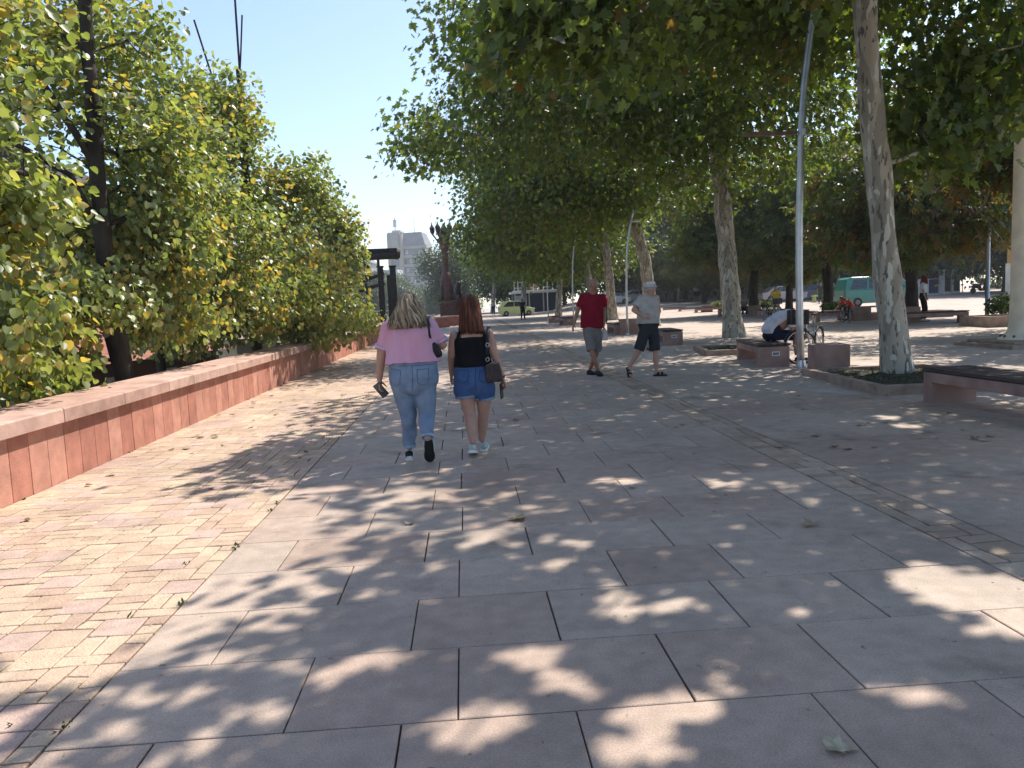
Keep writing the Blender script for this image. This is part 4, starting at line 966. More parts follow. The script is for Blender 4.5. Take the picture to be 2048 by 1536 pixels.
mb = MB(); mb.loft([((.95, -.11, hh * .5), .5, .5), ((.95, -.15, hh * .5), .5, .5)], n=20, ref=(1, 0, 0)); mb.build('emblem', M_['hoard'], po)
for i, (a_, w_) in enumerate(((.4, .5), (1.6, 2.0), (4.4, 1.2))):
    mb = MB(); z = hh + .5
    for xx in (a_ - w_ / 2, a_ + w_ / 2): mb.box((xx, 0, z + .4), (.08, .08, 1.3))
    mb.box((a_, 0, z + .9), (w_, .08, .08)); mb.box((a_, 0, z + .2), (w_, .08, .08)); mb.build('roof_frame', M_['white'], e)
mb = MB(); mb.box((2.6, .3, hh + .9), (.9, .5, .8)); mb.build('roof_unit', M_['coping'], e)

M_['redpaint'] = mat('kiosk_red', (.28, .03, .03), rough=.4, var=.1); M_['ochre'] = mat('ochre_render', (.55, .32, .08), rough=.85, var=.1, scale=1)
M_['bluepanel'] = mat('navy_panel', (.02, .045, .12), rough=.4); M_['yellow'] = mat('yellow', (.7, .55, .05), rough=.5)
ky = 70.; a = W(1790, 590, ky); b = W(1888, 590, ky); g0 = GE(a.x, ky); KW = b.x - a.x
e = empty('kiosk', (a.x, ky, g0), 0, 'red framed snack kiosk with white lower panels and a navy panel', 'kiosk')
mb = MB(); mb.box((KW / 2, 1.6, .75), (KW, 3, 1.5)); mb.build('counter', M_['white'], e)
mb = MB(); mb.box((KW / 2, 1.7, 2.3), (KW - .2, 2.7, 1.6)); mb.build('glazing', M_['glass'], e)
mb = MB(); mb.box((KW / 2, 1.5, 3.5), (KW + .3, 3.6, .9)); mb.build('roof', M_['redpaint'], e)
for i in range(6):
    mb = MB(); mb.box((i * KW / 5, .03, 2.28), (.14, .14, 1.55)); mb.build('pillar', M_['redpaint'], e)
mb = MB(); mb.box((KW - .75, .06, .8), (1.35, .06, 1.3)); pn = mb.build('panel', M_['bluepanel'], e)
mb = MB(); mb.box((KW - .7, .02, .85), (.4, .03, .14), M=Matrix.Rotation(-.3, 3, 'Y')); mb.build('emblem', M_['yellow'], pn)
for i, (px, lab) in enumerate(((1895, 'glass-door drinks cooler against the red kiosk'), (1913, 'second glass-door drinks cooler, nearer the parked scooter'))):
    q = W(px, 590, ky - .6); e = empty('drinks_cooler', (q.x, ky - .6, GE(q.x, ky)), R(8), lab, 'fridge', 'glass-door drinks coolers'); mb = MB(); mb.box((0, .35, 1.15), (.78, .7, 2.3)); mb.build('body', M_['white'], e, bevel=.02)
    mb = MB(); mb.box((0, -.015, 1.2), (.62, .03, 1.9)); mb.build('door', M_['glass'], e); mb = MB(); mb.box((.27, -.05, 1.2), (.04, .05, 1.7)); mb.build('handle', M_['galv'], e)
# awning by the kiosk
q = W(1950, 590, 74); e = empty('awning', (q.x, 74, GE(q.x, 74)), 0, 'tilted pale and brick red awning above the parked scooter', 'awning')
for nm, mt, x_, z_ in (('cloth', 'white', -.6, 3.5), ('cloth', 'signred', .5, 3.1)):
    mb = MB(); mb.box((x_, 0, z_), (1.9, 1.6, .08), M=Matrix.Rotation(.2, 3, 'Y')); mb.build(nm, M_[mt], e)
for s in (-1.3, 1.3):
    mb = MB(); mb.lathe([(.04, 0), (.04, 3.2)], (s, 0, 0), 6); mb.build('pole', M_['galv'], e)
# scooter
q = W(1960, 590, 68); e = empty('motor_scooter', (q.x, 68, GE(q.x, 68)), R(4), 'dark motor scooter parked right of the drinks coolers', 'scooter')
for x in (-.7, .72):
    mb = MB(); mb.loft([((x, -.06, .27), .27, .27), ((x, .06, .27), .27, .27)], n=18, ref=(1, 0, 0)); mb.build('wheel', M_['rubber'], e, bevel=.03)
mb = MB(); mb.loft([((-.95, 0, .62), .06, .05), ((-.6, 0, .68), .17, .17), ((-.1, 0, .62), .2, .18), ((.05, 0, .35), .16, .15), ((.35, 0, .30), .08, .16)], n=10, ref=(0, 0, 1)); mb.loft([((.3, 0, .3), .06, .18), ((.5, 0, .7), .06, .2), ((.48, 0, 1.0), .07, .14)], n=10, ref=(1, 0, 0)); mb.build('body', M_['black'], e, smooth=True)
mb = MB(); mb.loft([((-.8, 0, .86), .06, .12), ((-.4, 0, .84), .07, .15), ((0, 0, .80), .05, .12)], n=10, ref=(0, 0, 1)); mb.build('seat', M_['signred'], e, smooth=True)
mb = MB(); mb.tube([(.72, 0, .27), (.5, 0, .95), (.42, 0, 1.08)], .03); mb.tube([(.38, -.33, 1.1), (.44, 0, 1.06), (.38, .33, 1.1)], .02); mb.build('handlebar', M_['black'], e)
mb = MB(); mb.loft([((.62, 0, .75), .05, .10), ((.55, 0, 1.35), .02, .16)], n=8, ref=(1, 0, 0)); mb.build('windshield', M_['glass'], e)
# ochre building and hedge
q = W(2010, 590, 62); e = empty('ochre_building', (q.x, 62, GE(q.x, 62) - .2), R(-38), 'ochre rendered building with cream base at the right edge', 'building')
mb = MB(); mb.box((7, 5, 1.4), (14, 10, 2.8)); mb.build('base', M_['cream'], e); mb = MB(); mb.box((7, 5, 5.4), (13.8, 9.8, 5.2)); mb.build('wall', M_['ochre'], e)
mb = MB(); mb.box((7, 5, 8.25), (14.6, 10.6, .5)); mb.build('roof', M_['signred'], e)
for x in (1.8, 4.4, 7):
    mb = MB(); mb.box((x, .06, 4.4), (1.1, .12, 1.9)); f = mb.build('window', M_['brownmetal'], e); mb = MB(); mb.box((x, -.01, 4.4), (.9, .06, 1.7)); mb.build('pane', M_['glass'], f)
q = W(1996, 580, 80)
e = empty('hedge', (q.x, 80, GE(q.x, 80)), 0, 'bright green rounded hedge behind a green fence left of the ochre building', 'hedge')
rs = np.random.RandomState(5); n = 5000; P = norm(rs.normal(0, 1, (n, 3))) * rs.uniform(.7, 1, (n, 1)) ** .4 * np.array([2.6, 1.5, 1.6]) + np.array([0, 0, 1.7])
link('foliage', leaves_mesh('foliage', P, P, rs, 'simple', .22, rs.uniform(.3, .9, n)), M_['leaf_far'], e)
mb = MB(); mb.tube([(0, 0, -.1), (0, 0, 1.5)], .12); mb.build('stem', M_['bark_brown'], e)

# low green planter bench and small shrubs under the far trees
for px, py, lab in ((1708, 600, 'lime green bench between the person in red and the teal van'), (1642, 600, 'lime green bench left of the thick dark trunk')):
    q = at(px, py + 4); e = empty('green_bench', (q.x, q.y * .8, GE(q.x * .8, q.y * .8)), 0, lab, 'bench', 'lime green benches by the road'); e.location.x = q.x * .8
    M_.setdefault('lime', mat('lime_plastic', (.42, .48, .16), rough=.4)); mb = MB(); mb.box((0, 0, .55), (1.5, .5, .14)); mb.build('seat', M_['lime'], e, bevel=.02)
    for s in (-.6, .6):
        mb = MB(); mb.box((s, 0, .24), (.14, .45, .48)); mb.build('leg', M_['lime'], e)
bush = leaves_mesh('foliage', norm(rs.normal(0, 1, (900, 3))) * rs.uniform(.3, 1, (900, 1)) * np.array([.7, .45, .35]) + np.array([0, 0, .5]), rs.normal(0, 1, (900, 3)), rs, 'simple', .12, rs.uniform(0, .8, 900))
stm = MB(); 
for k in range(5): stm.tube([(k * .1 - .2, 0, -.05), (k * .16 - .3, 0, .5)], .012, n=4)
stm = stm.mesh('stem')
for px, py, lab in ((1436, 622, 'small green shrub left of the second plane trunk'), (1475, 622, 'small green shrub right of the second plane trunk'), (1532, 624, 'shrub at the foot of the thick dark trunk by the man in yellow'),
                    (1668, 634, 'shrub at the foot of the thick trunk left of the teal van'), (2008, 640, 'dark shrub in the low bed left of the cream mast')):
    e = empty('shrub', at(px, py), px, lab, 'shrub', 'shrubs in the far beds'); link('foliage', bush, M_['leaf_plane'], e); link('stem', stm, M_['bark_brown'], e)
    if px == 2008: e.scale = (1.3, 1.3, 1.2)
e = planter(at(1978, 655), 4.5, 1.8, R(-6), 'long low stone bed at the foot of the cream mast', h=.35)

# ------------------------------------------------------------------ houses below the parapet on the left
M_['clap'] = mat('red_boards', (.20, .09, .07), rough=.85, var=.15, scale=2, bump=.2, bscale=12); brickify(M_['clap'], 3., .16, dark=.5)
M_['tile'] = mat('roof_tile', (.30, .12, .08), rough=.85, var=.2, scale=3); M_['darkwood'] = mat('dark_brown_timber', (.05, .032, .026), rough=.8, var=.3)
e = empty('river_house', (-12, 19, -3.6), R(-6), 'low red boarded house with pale window frames below the parapet', 'house')
mb = MB(); mb.box((-4, 5, 2.0), (10, 14, 4.0)); mb.build('wall', M_['clap'], e)
mb = MB(); mb.prism([(-9.6, 4.0), (1.6, 4.0), (-4, 5.6)], -2.4, 12.4); mb.build('roof', M_['tile'], e)
for i, (y, z) in enumerate(((-.5, 2.9), (2.2, 2.9), (4.9, 2.9), (8, 2.9))):
    mb = MB(); mb.box((1.02, y, z), (.10, 1.1, 1.3)); f = mb.build('window', M_['white'], e); mb = MB(); mb.box((1.08, y, z), (.04, .85, 1.05)); mb.build('pane', M_['glass'], f)
for x in (-7, -4, -1.2):
    mb = MB(); mb.box((x, -2.02, 2.9), (1.1, .10, 1.3)); f = mb.build('window', M_['white'], e); mb = MB(); mb.box((x, -2.08, 2.9), (.85, .04, 1.05)); mb.build('pane', M_['glass'], f)
e = empty('timber_house', (-21, 31, -3.6), R(5), 'tall house with dark timber upper floor half hidden behind the lindens', 'house')
mb = MB(); mb.box((0, 4, 3.8), (9, 9, 7.6)); mb.build('wall', M_['cream'], e); mb = MB(); mb.box((0, 3.6, 9.2), (10.4, 10, 3.2)); mb.build('upper_floor', M_['darkwood'], e)
mb = MB(); mb.prism([(-6, 10.8), (6, 10.8), (3.4, 12.6), (-3.4, 12.6)], -2, 9.5); mb.build('roof', M_['darkwood'], e)
for x in (-3, 0, 3):
    mb = MB(); mb.box((x, -1.45, 9.2), (1.2, .1, 1.6)); f = mb.build('window', M_['brownmetal'], e); mb = MB(); mb.box((x, -1.52, 9.2), (.95, .06, 1.35)); mb.build('pane', M_['glass'], f)
e = empty('cream_house', (-19, 52, -3.6), R(-4), 'plain pale house beyond the lindens near the river', 'house')
mb = MB(); mb.box((0, 4, 2.6), (8, 8, 5.2)); mb.build('wall', M_['cream'], e); mb = MB(); mb.prism([(-4.6, 5.2), (4.6, 5.2), (0, 7)], -.6, 8.6); mb.build('roof', M_['tile'], e)
for x in (-2, 1.5):
    mb = MB(); mb.box((x, -.02, 3.5), (1.0, .1, 1.3)); f = mb.build('window', M_['brownmetal'], e); mb = MB(); mb.box((x, -.09, 3.5), (.8, .06, 1.1)); mb.build('pane', M_['glass'], f)

# thin summer haze in the air
M = bpy.data.materials.new('haze'); M.use_nodes = True; n = M.node_tree.nodes; n.remove(n['Principled BSDF'])
v = n.new('ShaderNodeVolumePrincipled'); v.inputs['Density'].default_value = .0006; v.inputs['Color'].default_value = (.92, .95, 1, 1); v.inputs['Anisotropy'].default_value = .3
M.node_tree.links.new(v.outputs[0], n['Material Output'].inputs['Volume'])
mb = MB(); mb.box((60, 230, 32), (900, 560, 80)); hz_o = mb.build('haze', M); tag(hz_o, kind='stuff')

# ------------------------------------------------------------------ people
V3 = Vector
SK1 = mat('skin_fair', (.46, .27, .20), rough=.5, var=.06, scale=9); SK2 = mat('skin_tan', (.34, .175, .115), rough=.5, var=.08, scale=9)
EYEW = mat('eye', (.6, .58, .55), rough=.3); LIP = mat('lip', (.36, .12, .10), rough=.5)
def cloth(nm, c, v=.08, sc=9, c2=None, b=.25): return mat(nm, c, rough=.9, var=v, scale=sc, bump=b, bscale=260, col2=c2, spec=.15)
def mid(a, b, t): return a.lerp(b, t)
def limb(mb, a, b, ra, rb, bulge=0., n=12, flat=1., ext=0.):
    d = b - a; rings = []
    for t in (0, .2, .4, .6, .8, 1):
        r = ra + (rb - ra) * t + bulge * math.sin(math.pi * min(1, t * 1.15)) ; rings.append((a + d * t, r, r * flat))
    mb.loft(rings, n=n, ref=(1, .02, 0)); mb.ball(a, ra, n=n); mb.ball(b, rb, rb * flat, n=n)
def hand(mb, wr, d, side, s=1., curl=.5, spread=.008, palmn=None):
    """wrist, pointing direction, thumb side; five fingers that bend towards the palm normal"""
    d = d.normalized(); side = (side - d * side.dot(d)).normalized(); nrm = palmn or d.cross(side); nrm = (nrm - d * nrm.dot(d) - side * nrm.dot(side)).normalized()
    pc = [wr, wr + d * .03 * s, wr + d * .06 * s, wr + d * .092 * s]
    mb.loft([(pc[0], .026 * s, .018 * s, side), (pc[1], .034 * s, .017 * s, side), (pc[2], .040 * s, .015 * s, side), (pc[3], .039 * s, .013 * s, side)], n=10, ref=side)
    for i, L in enumerate((.072, .080, .074, .058)):
        b = pc[3] - d * .008 + side * (.030 - i * .0205) * s; dr = (d + side * (.10 - i * .07)).normalized(); pts = [b]; a = curl * .5
        for k, f in enumerate((.45, .32, .23)):
            dr2 = (dr * math.cos(a) + nrm * math.sin(a)); pts.append(pts[-1] + dr2 * L * f * s); a += curl * .75
        mb.tube(pts, [.0088 * s, .0085 * s, .0078 * s, .006 * s], n=7, ref=side)
    b = pc[1] + side * .026 * s; t1 = b + (side * .75 + d * .55 + nrm * .25).normalized() * .035 * s; t2 = t1 + (d * .9 + side * .2 + nrm * (.2 + curl * .5)).normalized() * .032 * s; t3 = t2 + (d * .8 + nrm * (.3 + curl * .6)).normalized() * .022 * s
    mb.tube([b - side * .01, t1, t2, t3], [.0125 * s, .0105 * s, .0095 * s, .007 * s], n=7, ref=nrm)
def head(mb, c, f, s=1., up=None):
    """c centre of the head (eye level), f facing direction; skull, jaw, nose, brow, ears, neck start"""
    up = up or V3((0, 0, 1)); f = (f - up * f.dot(up)).normalized(); sd = f.cross(up).normalized()
    P = lambda a, b, h: c + sd * a * s + f * b * s + up * h * s
    rings = [(P(0, .045, -.118), .026 * s, .022 * s, sd), (P(0, .030, -.100), .048 * s, .055 * s, sd), (P(0, .012, -.07), .058 * s, .078 * s, sd), (P(0, .002, -.03), .068 * s, .088 * s, sd), (P(0, -.006, .01), .074 * s, .094 * s, sd),
             (P(0, -.01, .05), .075 * s, .094 * s, sd), (P(0, -.012, .085), .064 * s, .08 * s, sd), (P(0, -.014, .108), .040 * s, .05 * s, sd), (P(0, -.014, .118), .012 * s, .016 * s, sd)]
    mb.loft(rings, n=16, ref=sd)
    mb.loft([(P(0, .088, .012), .008 * s, .008 * s, sd), (P(0, .098, -.012), .012 * s, .012 * s, sd), (P(0, .104, -.030), .017 * s, .014 * s, sd), (P(0, .088, -.040), .012 * s, .008 * s, sd)], n=8, ref=sd)
    mb.loft([(P(-.04, .078, .028), .010 * s, .009 * s, up), (P(0, .090, .026), .010 * s, .010 * s, up), (P(.04, .078, .028), .010 * s, .009 * s, up)], n=6, ref=up)
    mb.loft([(P(-.022, .076, -.064), .006 * s, .006 * s, up), (P(0, .088, -.062), .010 * s, .009 * s, up), (P(.022, .076, -.064), .006 * s, .006 * s, up)], n=6, ref=up)
    for q in (-1, 1): mb.loft([(P(q * .072, -.005, -.035), .008 * s, .010 * s, f), (P(q * .083, -.014, -.005), .012 * s, .010 * s, f), (P(q * .086, -.02, .022), .014 * s, .008 * s, f), (P(q * .078, -.014, .036), .006 * s, .005 * s, f)], n=6, ref=f)
    return P, sd, f, up
def face_bits(P, root, s=1.):
    for q in (-1, 1):
        mb = MB(); mb.ball(P(q * .030, .076, .008), .0125 * s, n=8, k=5); ey = mb.build('eye', EYEW, root, smooth=True)
        mb = MB(); mb.ball(P(q * .030, .0865, .008), .0052 * s, n=8, k=5); mb.build('iris', M_['black'], ey, smooth=True)
    mb = MB(); mb.tube([P(-.022, .080, -.063), P(0, .0975, -.062), P(.022, .080, -.063)], [.003 * s, .005 * s, .003 * s], n=6, ref=(0, 0, 1)); mb.build('mouth', LIP, root, smooth=True)
def shoe(heel, toe, up, root, mt, solemt, s=1., w_=.046, h=.07, nm='shoe', open_=False):
    """heel/toe are the sole's end points; up is the foot's own up"""
    d = toe - heel; L = d.length; d.normalize(); up = (up - d * up.dot(d)).normalized(); sd = d.cross(up)
    mb = MB(); prof = [(.0, .6, .55), (.06, .8, .95), (.25, .82, 1.05), (.45, .85, .85), (.65, 1.0, .66), (.85, .95, .52), (.97, .6, .38), (1., .3, .25)]
    mb.loft([(heel + d * L * t + up * (.018 + h * k * .5), w_ * q, h * k * .5, sd) for t, q, k in prof], n=12, ref=sd, power=2.6)
    o = solid(mb, nm, mt, root, .007, 3)
    mb = MB(); mb.loft([(heel + d * L * t + up * .011, (w_ + .006) * q, .015, sd) for t, q in ((-.02, .5), (.02, .75), (.25, .86), (.45, .84), (.68, 1.02), (.87, .95), (.98, .62), (1.02, .3))], n=12, ref=sd, power=5)
    mb.build('sole', solemt, o, smooth=False)
    return o, d, up, sd, L

def body(root, J, skin, girth, voxel=.0085, name='body', female=False, headdir=None, hs=1., hands=True, curlL=.5, curlR=.5, arm=1., leg=1., handL=None, handR=None, headup=None, sideL=None, sideR=None, it=3, barefoot=False):
    """one continuous body from joints J (local coordinates)"""
    mb = MB(); sh = (J['shR'] - J['shL']).normalized()
    c = mid(J['shL'], J['shR'], .5); pel = J['pel']; wa = mid(pel, c, .38); ch = mid(pel, c, .75)
    hw = (J['hipR'] - J['hipL']).length
    mb.loft([(pel - (c - pel).normalized() * .09, girth[0] * .55, girth[0] * .45, sh), (pel - (c - pel).normalized() * .04, girth[0] * .95, girth[0] * .7, sh), (pel, girth[0], girth[0] * .72, sh), (wa, girth[1], girth[1] * .72, sh), (ch, girth[2], girth[2] * .66, sh),
             (c - (c - pel).normalized() * .03, girth[2] * .96, girth[2] * .5, sh), (c + (c - pel).normalized() * .025, girth[2] * .6, girth[2] * .42, sh), (mid(c, J['head'], .3), .062 * hs, .060 * hs, sh), (mid(c, J['head'], .62), .054 * hs, .056 * hs, sh)], n=20, ref=sh)
    P, sd, f, up = head(mb, J['head'], headdir or V3((0, 1, 0)), hs, headup)
    mb.tube([mid(c, J['head'], .1), J['head'] - up * .05 * hs - f * .012], [.064 * hs, .054 * hs], n=12)
    for q in 'LR':
        a, b, c_ = J['sh' + q], J['el' + q], J['wr' + q]
        limb(mb, a - V3((0, 0, .006)), b, .046 * arm, .042 * arm, .005); limb(mb, b, c_, .042 * arm, .026 * arm, .004)
        if hands:
            hd = (handL if q == 'L' else handR) or (c_ - b); sdv = (sideL if q == 'L' else sideR) or V3((0, 1, 0))
            hand(mb, c_ - hd.normalized() * .004, hd, sdv, arm if arm < 1.1 else 1.05, curlL if q == 'L' else curlR, palmn=(V3((1, 0, 0)) if q == 'L' else V3((-1, 0, 0))))
        a, b, c_ = J['hip' + q], J['kn' + q], J['an' + q]
        limb(mb, a, b, .088 * leg, .056 * leg, .004, n=14); limb(mb, b, c_, .054 * leg, .034 * min(leg, 1.1), .008 * leg, n=12)
        if barefoot and 'toe' + q in J:
            mb.tube([J['an' + q], mid(J['heel' + q], J['toe' + q], .3) + V3((0, 0, .03)), mid(J['heel' + q], J['toe' + q], .85) + V3((0, 0, .018))], [.036, .036, .022], n=8)
    o = solid(mb, name, skin, root, voxel, it)
    return o, P, (sd, f, up)

def garment_top(J, girth, hem, sleeve, arm, grow_=.014, hemw=1.05, neck=.62, hem_tilt=0.):
    mb = MB(); sh = (J['shR'] - J['shL']).normalized(); c = mid(J['shL'], J['shR'], .5); pel = J['pel']; ax = (c - pel); L = ax.length; ax.normalize()
    g = [q + grow_ for q in girth]
    pts = [(hem, g[1] * hemw, .74), (hem + .25 * (1 - hem), g[1] * 1.0, .74), (.62, mid(V3((g[1], 0, 0)), V3((g[2], 0, 0)), .6).x, .70), (.82, g[2], .66), (.95, g[2] * .99, .54), (1.03, g[2] * .86, .46), (1.08, g[2] * .62, .42), (1.12, g[2] * .40, .38)]
    mb.loft([(pel + ax * L * t, rx, rx * k, sh) for t, rx, k in pts], n=22, ref=sh)
    for q in 'LR':
        a, b = J['sh' + q], J['el' + q]; rs_ = [.064 * arm, .064 * arm, .062 * arm, .062 * arm]
        mb.loft([(mid(a, b, t * sleeve), r_, r_) for t, r_ in zip((0, .35, .7, 1), rs_)], n=14, ref=(1, .02, 0)); mb.ball(a - V3((0, 0, .008)), .062 * arm, n=12)
    return mb
def garment_legs(J, girth, waist, frac, leg, grow_=.012, flare=1.0):
    mb = MB(); sh = (J['shR'] - J['shL']).normalized(); c = mid(J['shL'], J['shR'], .5); pel = J['pel']; ax = (c - pel); L = ax.length; ax.normalize()
    hx = (J['hipR'] - J['hipL']).normalized()
    g0, g1 = girth[0] + grow_, girth[1] + grow_
    mb.loft([(pel - ax * .17, g0 * .55, g0 * .42, hx), (pel - ax * .13, g0 * .84, g0 * .56, hx), (pel - ax * .07, g0 * .97, g0 * .70, hx), (pel, g0, g0 * .76, hx), (pel + ax * L * waist * .55, g0 * .55 + g1 * .45, g1 * .76, hx), (pel + ax * L * waist, g1 * .99, g1 * .74, hx)], n=22, ref=hx)
    for q in 'LR':
        a, b, d = J['hip' + q], J['kn' + q], J['an' + q]; r0, r1, r2 = .104 * leg + .004, .069 * leg * flare + .005, .051 * leg * flare + .005
        f1 = min(1, frac); mb.loft([(mid(a, b, t * f1), r0 + (r1 - r0) * t * f1, r0 + (r1 - r0) * t * f1) for t in (0, .25, .5, .75, 1)], n=16, ref=(1, .02, 0)); mb.ball(a, r0, n=14)
        if frac > 1:
            f2 = frac - 1; mb.ball(b, r1, n=14); mb.loft([(mid(b, d, t * f2), r1 + (r2 - r1) * t, r1 + (r2 - r1) * t) for t in (0, .3, .6, 1)], n=16, ref=(1, .02, 0))
    return mb
def hair_long(root, P, frame, L, spread, mt, seed, wave=.012, n=420, thick=.0085, back=1., face_gap=.9, hs=1.):
    """hundreds of tapering strands that start on the scalp and fall over a close under-layer"""
    sd, f, up = frame; r = random.Random(seed); mb = MB()
    for i in range(n):
        th = r.uniform(-math.pi + face_gap * .5, math.pi - face_gap * .5) - math.pi / 2   # 0 at back
        a = th; ca, sa = math.cos(a), math.sin(a)     # ca -> side, sa -> f
        top = r.uniform(.15, 1.0); pts = []; LL = L * r.uniform(.86, 1.04); ph = r.uniform(0, 6.28); wv = wave * r.uniform(.5, 1.4); fq = r.uniform(22, 34); lay = r.uniform(.94, 1.05)
        for k in range(13):
            t = k / 12; z = .115 - (.115 + LL) * t; 
            if t == 0: rx = .012
            zz = max(-1, min(1, (z - .0) / .118)); skull = math.sqrt(max(0, 1 - zz * zz)) if z > 0 else 1.
            fall = max(0, -z) / L
            rx = (.088 * skull + spread[0] * fall) * lay; ry = (.105 * skull + spread[1] * fall) * lay
            w1 = wv * min(1, t * 2) * math.sin(fq * z + ph); w2 = wv * min(1, t * 2) * math.cos(fq * z * .8 + ph)
            pts.append(P((ca * rx + w1 * -sa) / 1, (sa * ry - .014 + w2 * .6), z * 1.02 + .006))
        pts = [P(r.uniform(-.008, .008), -.01 + r.uniform(-.03, .03), .124)] + pts[1:] if top > .5 else pts[2:]
        m_ = len(pts); mb.tint = r.uniform(0, 1); mb.use_t = True
        rad = [thick * (.75 + .5 * math.sin(math.pi * (j / (m_ - 1)) ** .8)) * (1 if j < m_ - 1 else .25) for j in range(m_)]
        mb.loft([(p, q, q * .55) for p, q in zip(pts, rad)], n=5, ref=sd)
    me = mb.mesh('hair', smooth=True, fix=False); return link('hair', me, mt, root)
def hair_cap(root, P, frame, mt, h0=-.02, nm='hair', g=.008, seed=1):
    sd, f, up = frame; mb = MB(); r = random.Random(seed)
    for i in range(260):
        a = r.uniform(0, 6.28); front = max(0, math.sin(a)); z = r.uniform(h0 + .055 * front, .112); zz = z / .118; sk = math.sqrt(max(.02, 1 - zz * zz)) if z > 0 else 1
        x, y = math.cos(a) * (.076 + g) * sk, math.sin(a) * (.096 + g) * sk - .012
        mb.loft([(P(x, y, z), .011, .006, sd), (P(x * 1.03, y * 1.03 - .004, z - .014), .010, .006, sd), (P(x * 1.02, y * 1.02 - .003, z - .028), .004, .003, sd)], n=5, ref=sd, )
    return link(nm, mb.mesh(nm, smooth=True, fix=False), mt, root)
def hair_mat(nm, stops):
    M = ramp_mat(nm, stops, rough=.6, bump=0, speck=.02, spec=.25); return M
def jts(base, d):
    o = {}
    for k, v in d.items():
        dy = v[2] if len(v) > 2 else 0
        o[k] = W(v[0], v[1], base.y + dy) - base
    return o
def person(base, label, group=None): return empty('person', base, 0, label, 'person', group)
def strap(pts, w_, t, root, mt, nm='strap', ref=(1, 0, 0)):
    mb = MB(); mb.loft([(p, w_, t) for p in pts], n=6, ref=ref); return mb.build(nm, mt, root, smooth=True)
def phone(c, d, side, label):
    e = empty('phone', c, 0, label, 'phone'); d = d.normalized(); side = (side - d * side.dot(d)).normalized(); n_ = d.cross(side); Mx = Matrix((side, n_, d)).transposed()
    mb = MB(); mb.box((0, 0, 0), (.078, .011, .155), M=Mx); mb.build('case', M_['black'], e, bevel=.003)
    mb = MB(); mb.box(n_ * .0065, (.070, .002, .146), M=Mx); mb.build('screen', M_['glass'], e); mb = MB(); mb.box(-n_ * .0065 + d * .05 + side * .018, (.028, .004, .030), M=Mx); mb.build('camera_bump', M_['glass'], e); return e

jean = mat('light_denim', (.24, .31, .42), rough=.9, var=.12, scale=7, bump=.35, bscale=240, col2=(.15, .215, .32), spec=.15)
jean2 = mat('blue_denim', (.075, .135, .29), rough=.9, var=.12, scale=9, bump=.35, bscale=240, col2=(.045, .09, .21), spec=.15)
stitch = mat('denim_seam', (.09, .145, .24), rough=.9)
stitch2 = mat('dark_denim_seam', (.035, .06, .15), rough=.9)
pinkc = mat('tie_dye_pink', (.64, .27, .33), rough=.9, var=.1, scale=3.2, bump=.2, bscale=200, col2=(.58, .37, .52), spec=.15, stretch=(1, 1, .6))
blackc = cloth('black_jersey', (.010, .010, .012)); whitec = cloth('white_jersey', (.62, .64, .72)); redc = cloth('red_polo', (.22, .012, .03)); greyc = cloth('grey_cotton', (.20, .19, .19))
darkc = cloth('charcoal_cotton', (.040, .042, .05)); beigec = cloth('pale_grey_shirt', (.42, .40, .38)); navyc = cloth('navy_cotton', (.018, .022, .05)); yellc = cloth('yellow_tee', (.62, .50, .08)); orangec = cloth('red_orange_tee', (.60, .055, .02))
khaki = cloth('khaki', (.36, .31, .23))

# --- woman in pink
b = at(838, 922)
rt = person(b, 'woman with wavy blonde hair, pink tee and rolled light jeans walking away')
J = jts(b, dict(head=(816, 612, .03), shL=(779, 654, .0), shR=(861, 648, .02), elL=(763, 706, .02), wrL=(759, 758, .10), elR=(884, 690, .06), wrR=(868, 676, .30), pel=(828, 752, 0), hipL=(806, 770, .0), hipR=(850, 768, .0),
                knL=(817, 828, .06), knR=(853, 826, .0), anL=(820, 893, .12), anR=(855, 876, -.16), heelL=(819, 915, .05), toeL=(817, 902, .30), heelR=(857, 884, -.19), toeR=(860, 926, -.08)))
J['heelL'].z = 0; J['toeL'].z = 0.; J['toeR'].z = .005
gir = (.232, .205, .205)
bo, P, fr = body(rt, J, SK1, gir, female=True, headdir=V3((.05, 1, 0)), arm=1.12, leg=1.12, curlL=.9, curlR=.6, sideL=V3((.2, 1, 0)), sideR=V3((0, 0, 1)), hs=1.03, handL=V3((.02, .12, -1)))
solid(garment_legs(J, gir, .52, 1.93, 1.12), 'jeans', jean, rt, .0085, 3, fold=.009, fs=(20, 14, 26), seed=3)
jo = rt.children[-1]
for q in 'LR':
    a = mid(J['kn' + q], J['an' + q], .90); d_ = mid(J['kn' + q], J['an' + q], 1.0); mb = MB(); mb.loft([(a, .055, .055), (a, .064, .064), (d_, .061, .061), (d_, .052, .052)], n=16, ref=(1, .02, 0)); mb.build('cuff', mat('rolled_denim', (.30, .40, .52), rough=.9, bump=.3, bscale=200), jo, smooth=True, bevel=.004)
so_ = solid(garment_top(J, gir, .27, .80, 1.2, grow_=.038, hemw=1.13), 'tee_shirt', pinkc, rt, .0085, 4, fold=.015, fs=(30, 16, 4), seed=5)
for q in 'LR':
    a = mid(J['sh' + q], J['el' + q], .74); d_ = mid(J['sh' + q], J['el' + q], .84); mb = MB(); mb.loft([(a, .076, .076), (a, .080, .080), (d_, .081, .081), (d_, .074, .074)], n=16, ref=(1, .02, 0)); mb.build('sleeve_hem', cloth('pale_pink_hem' + q, (.62, .45, .60)), so_, smooth=True)
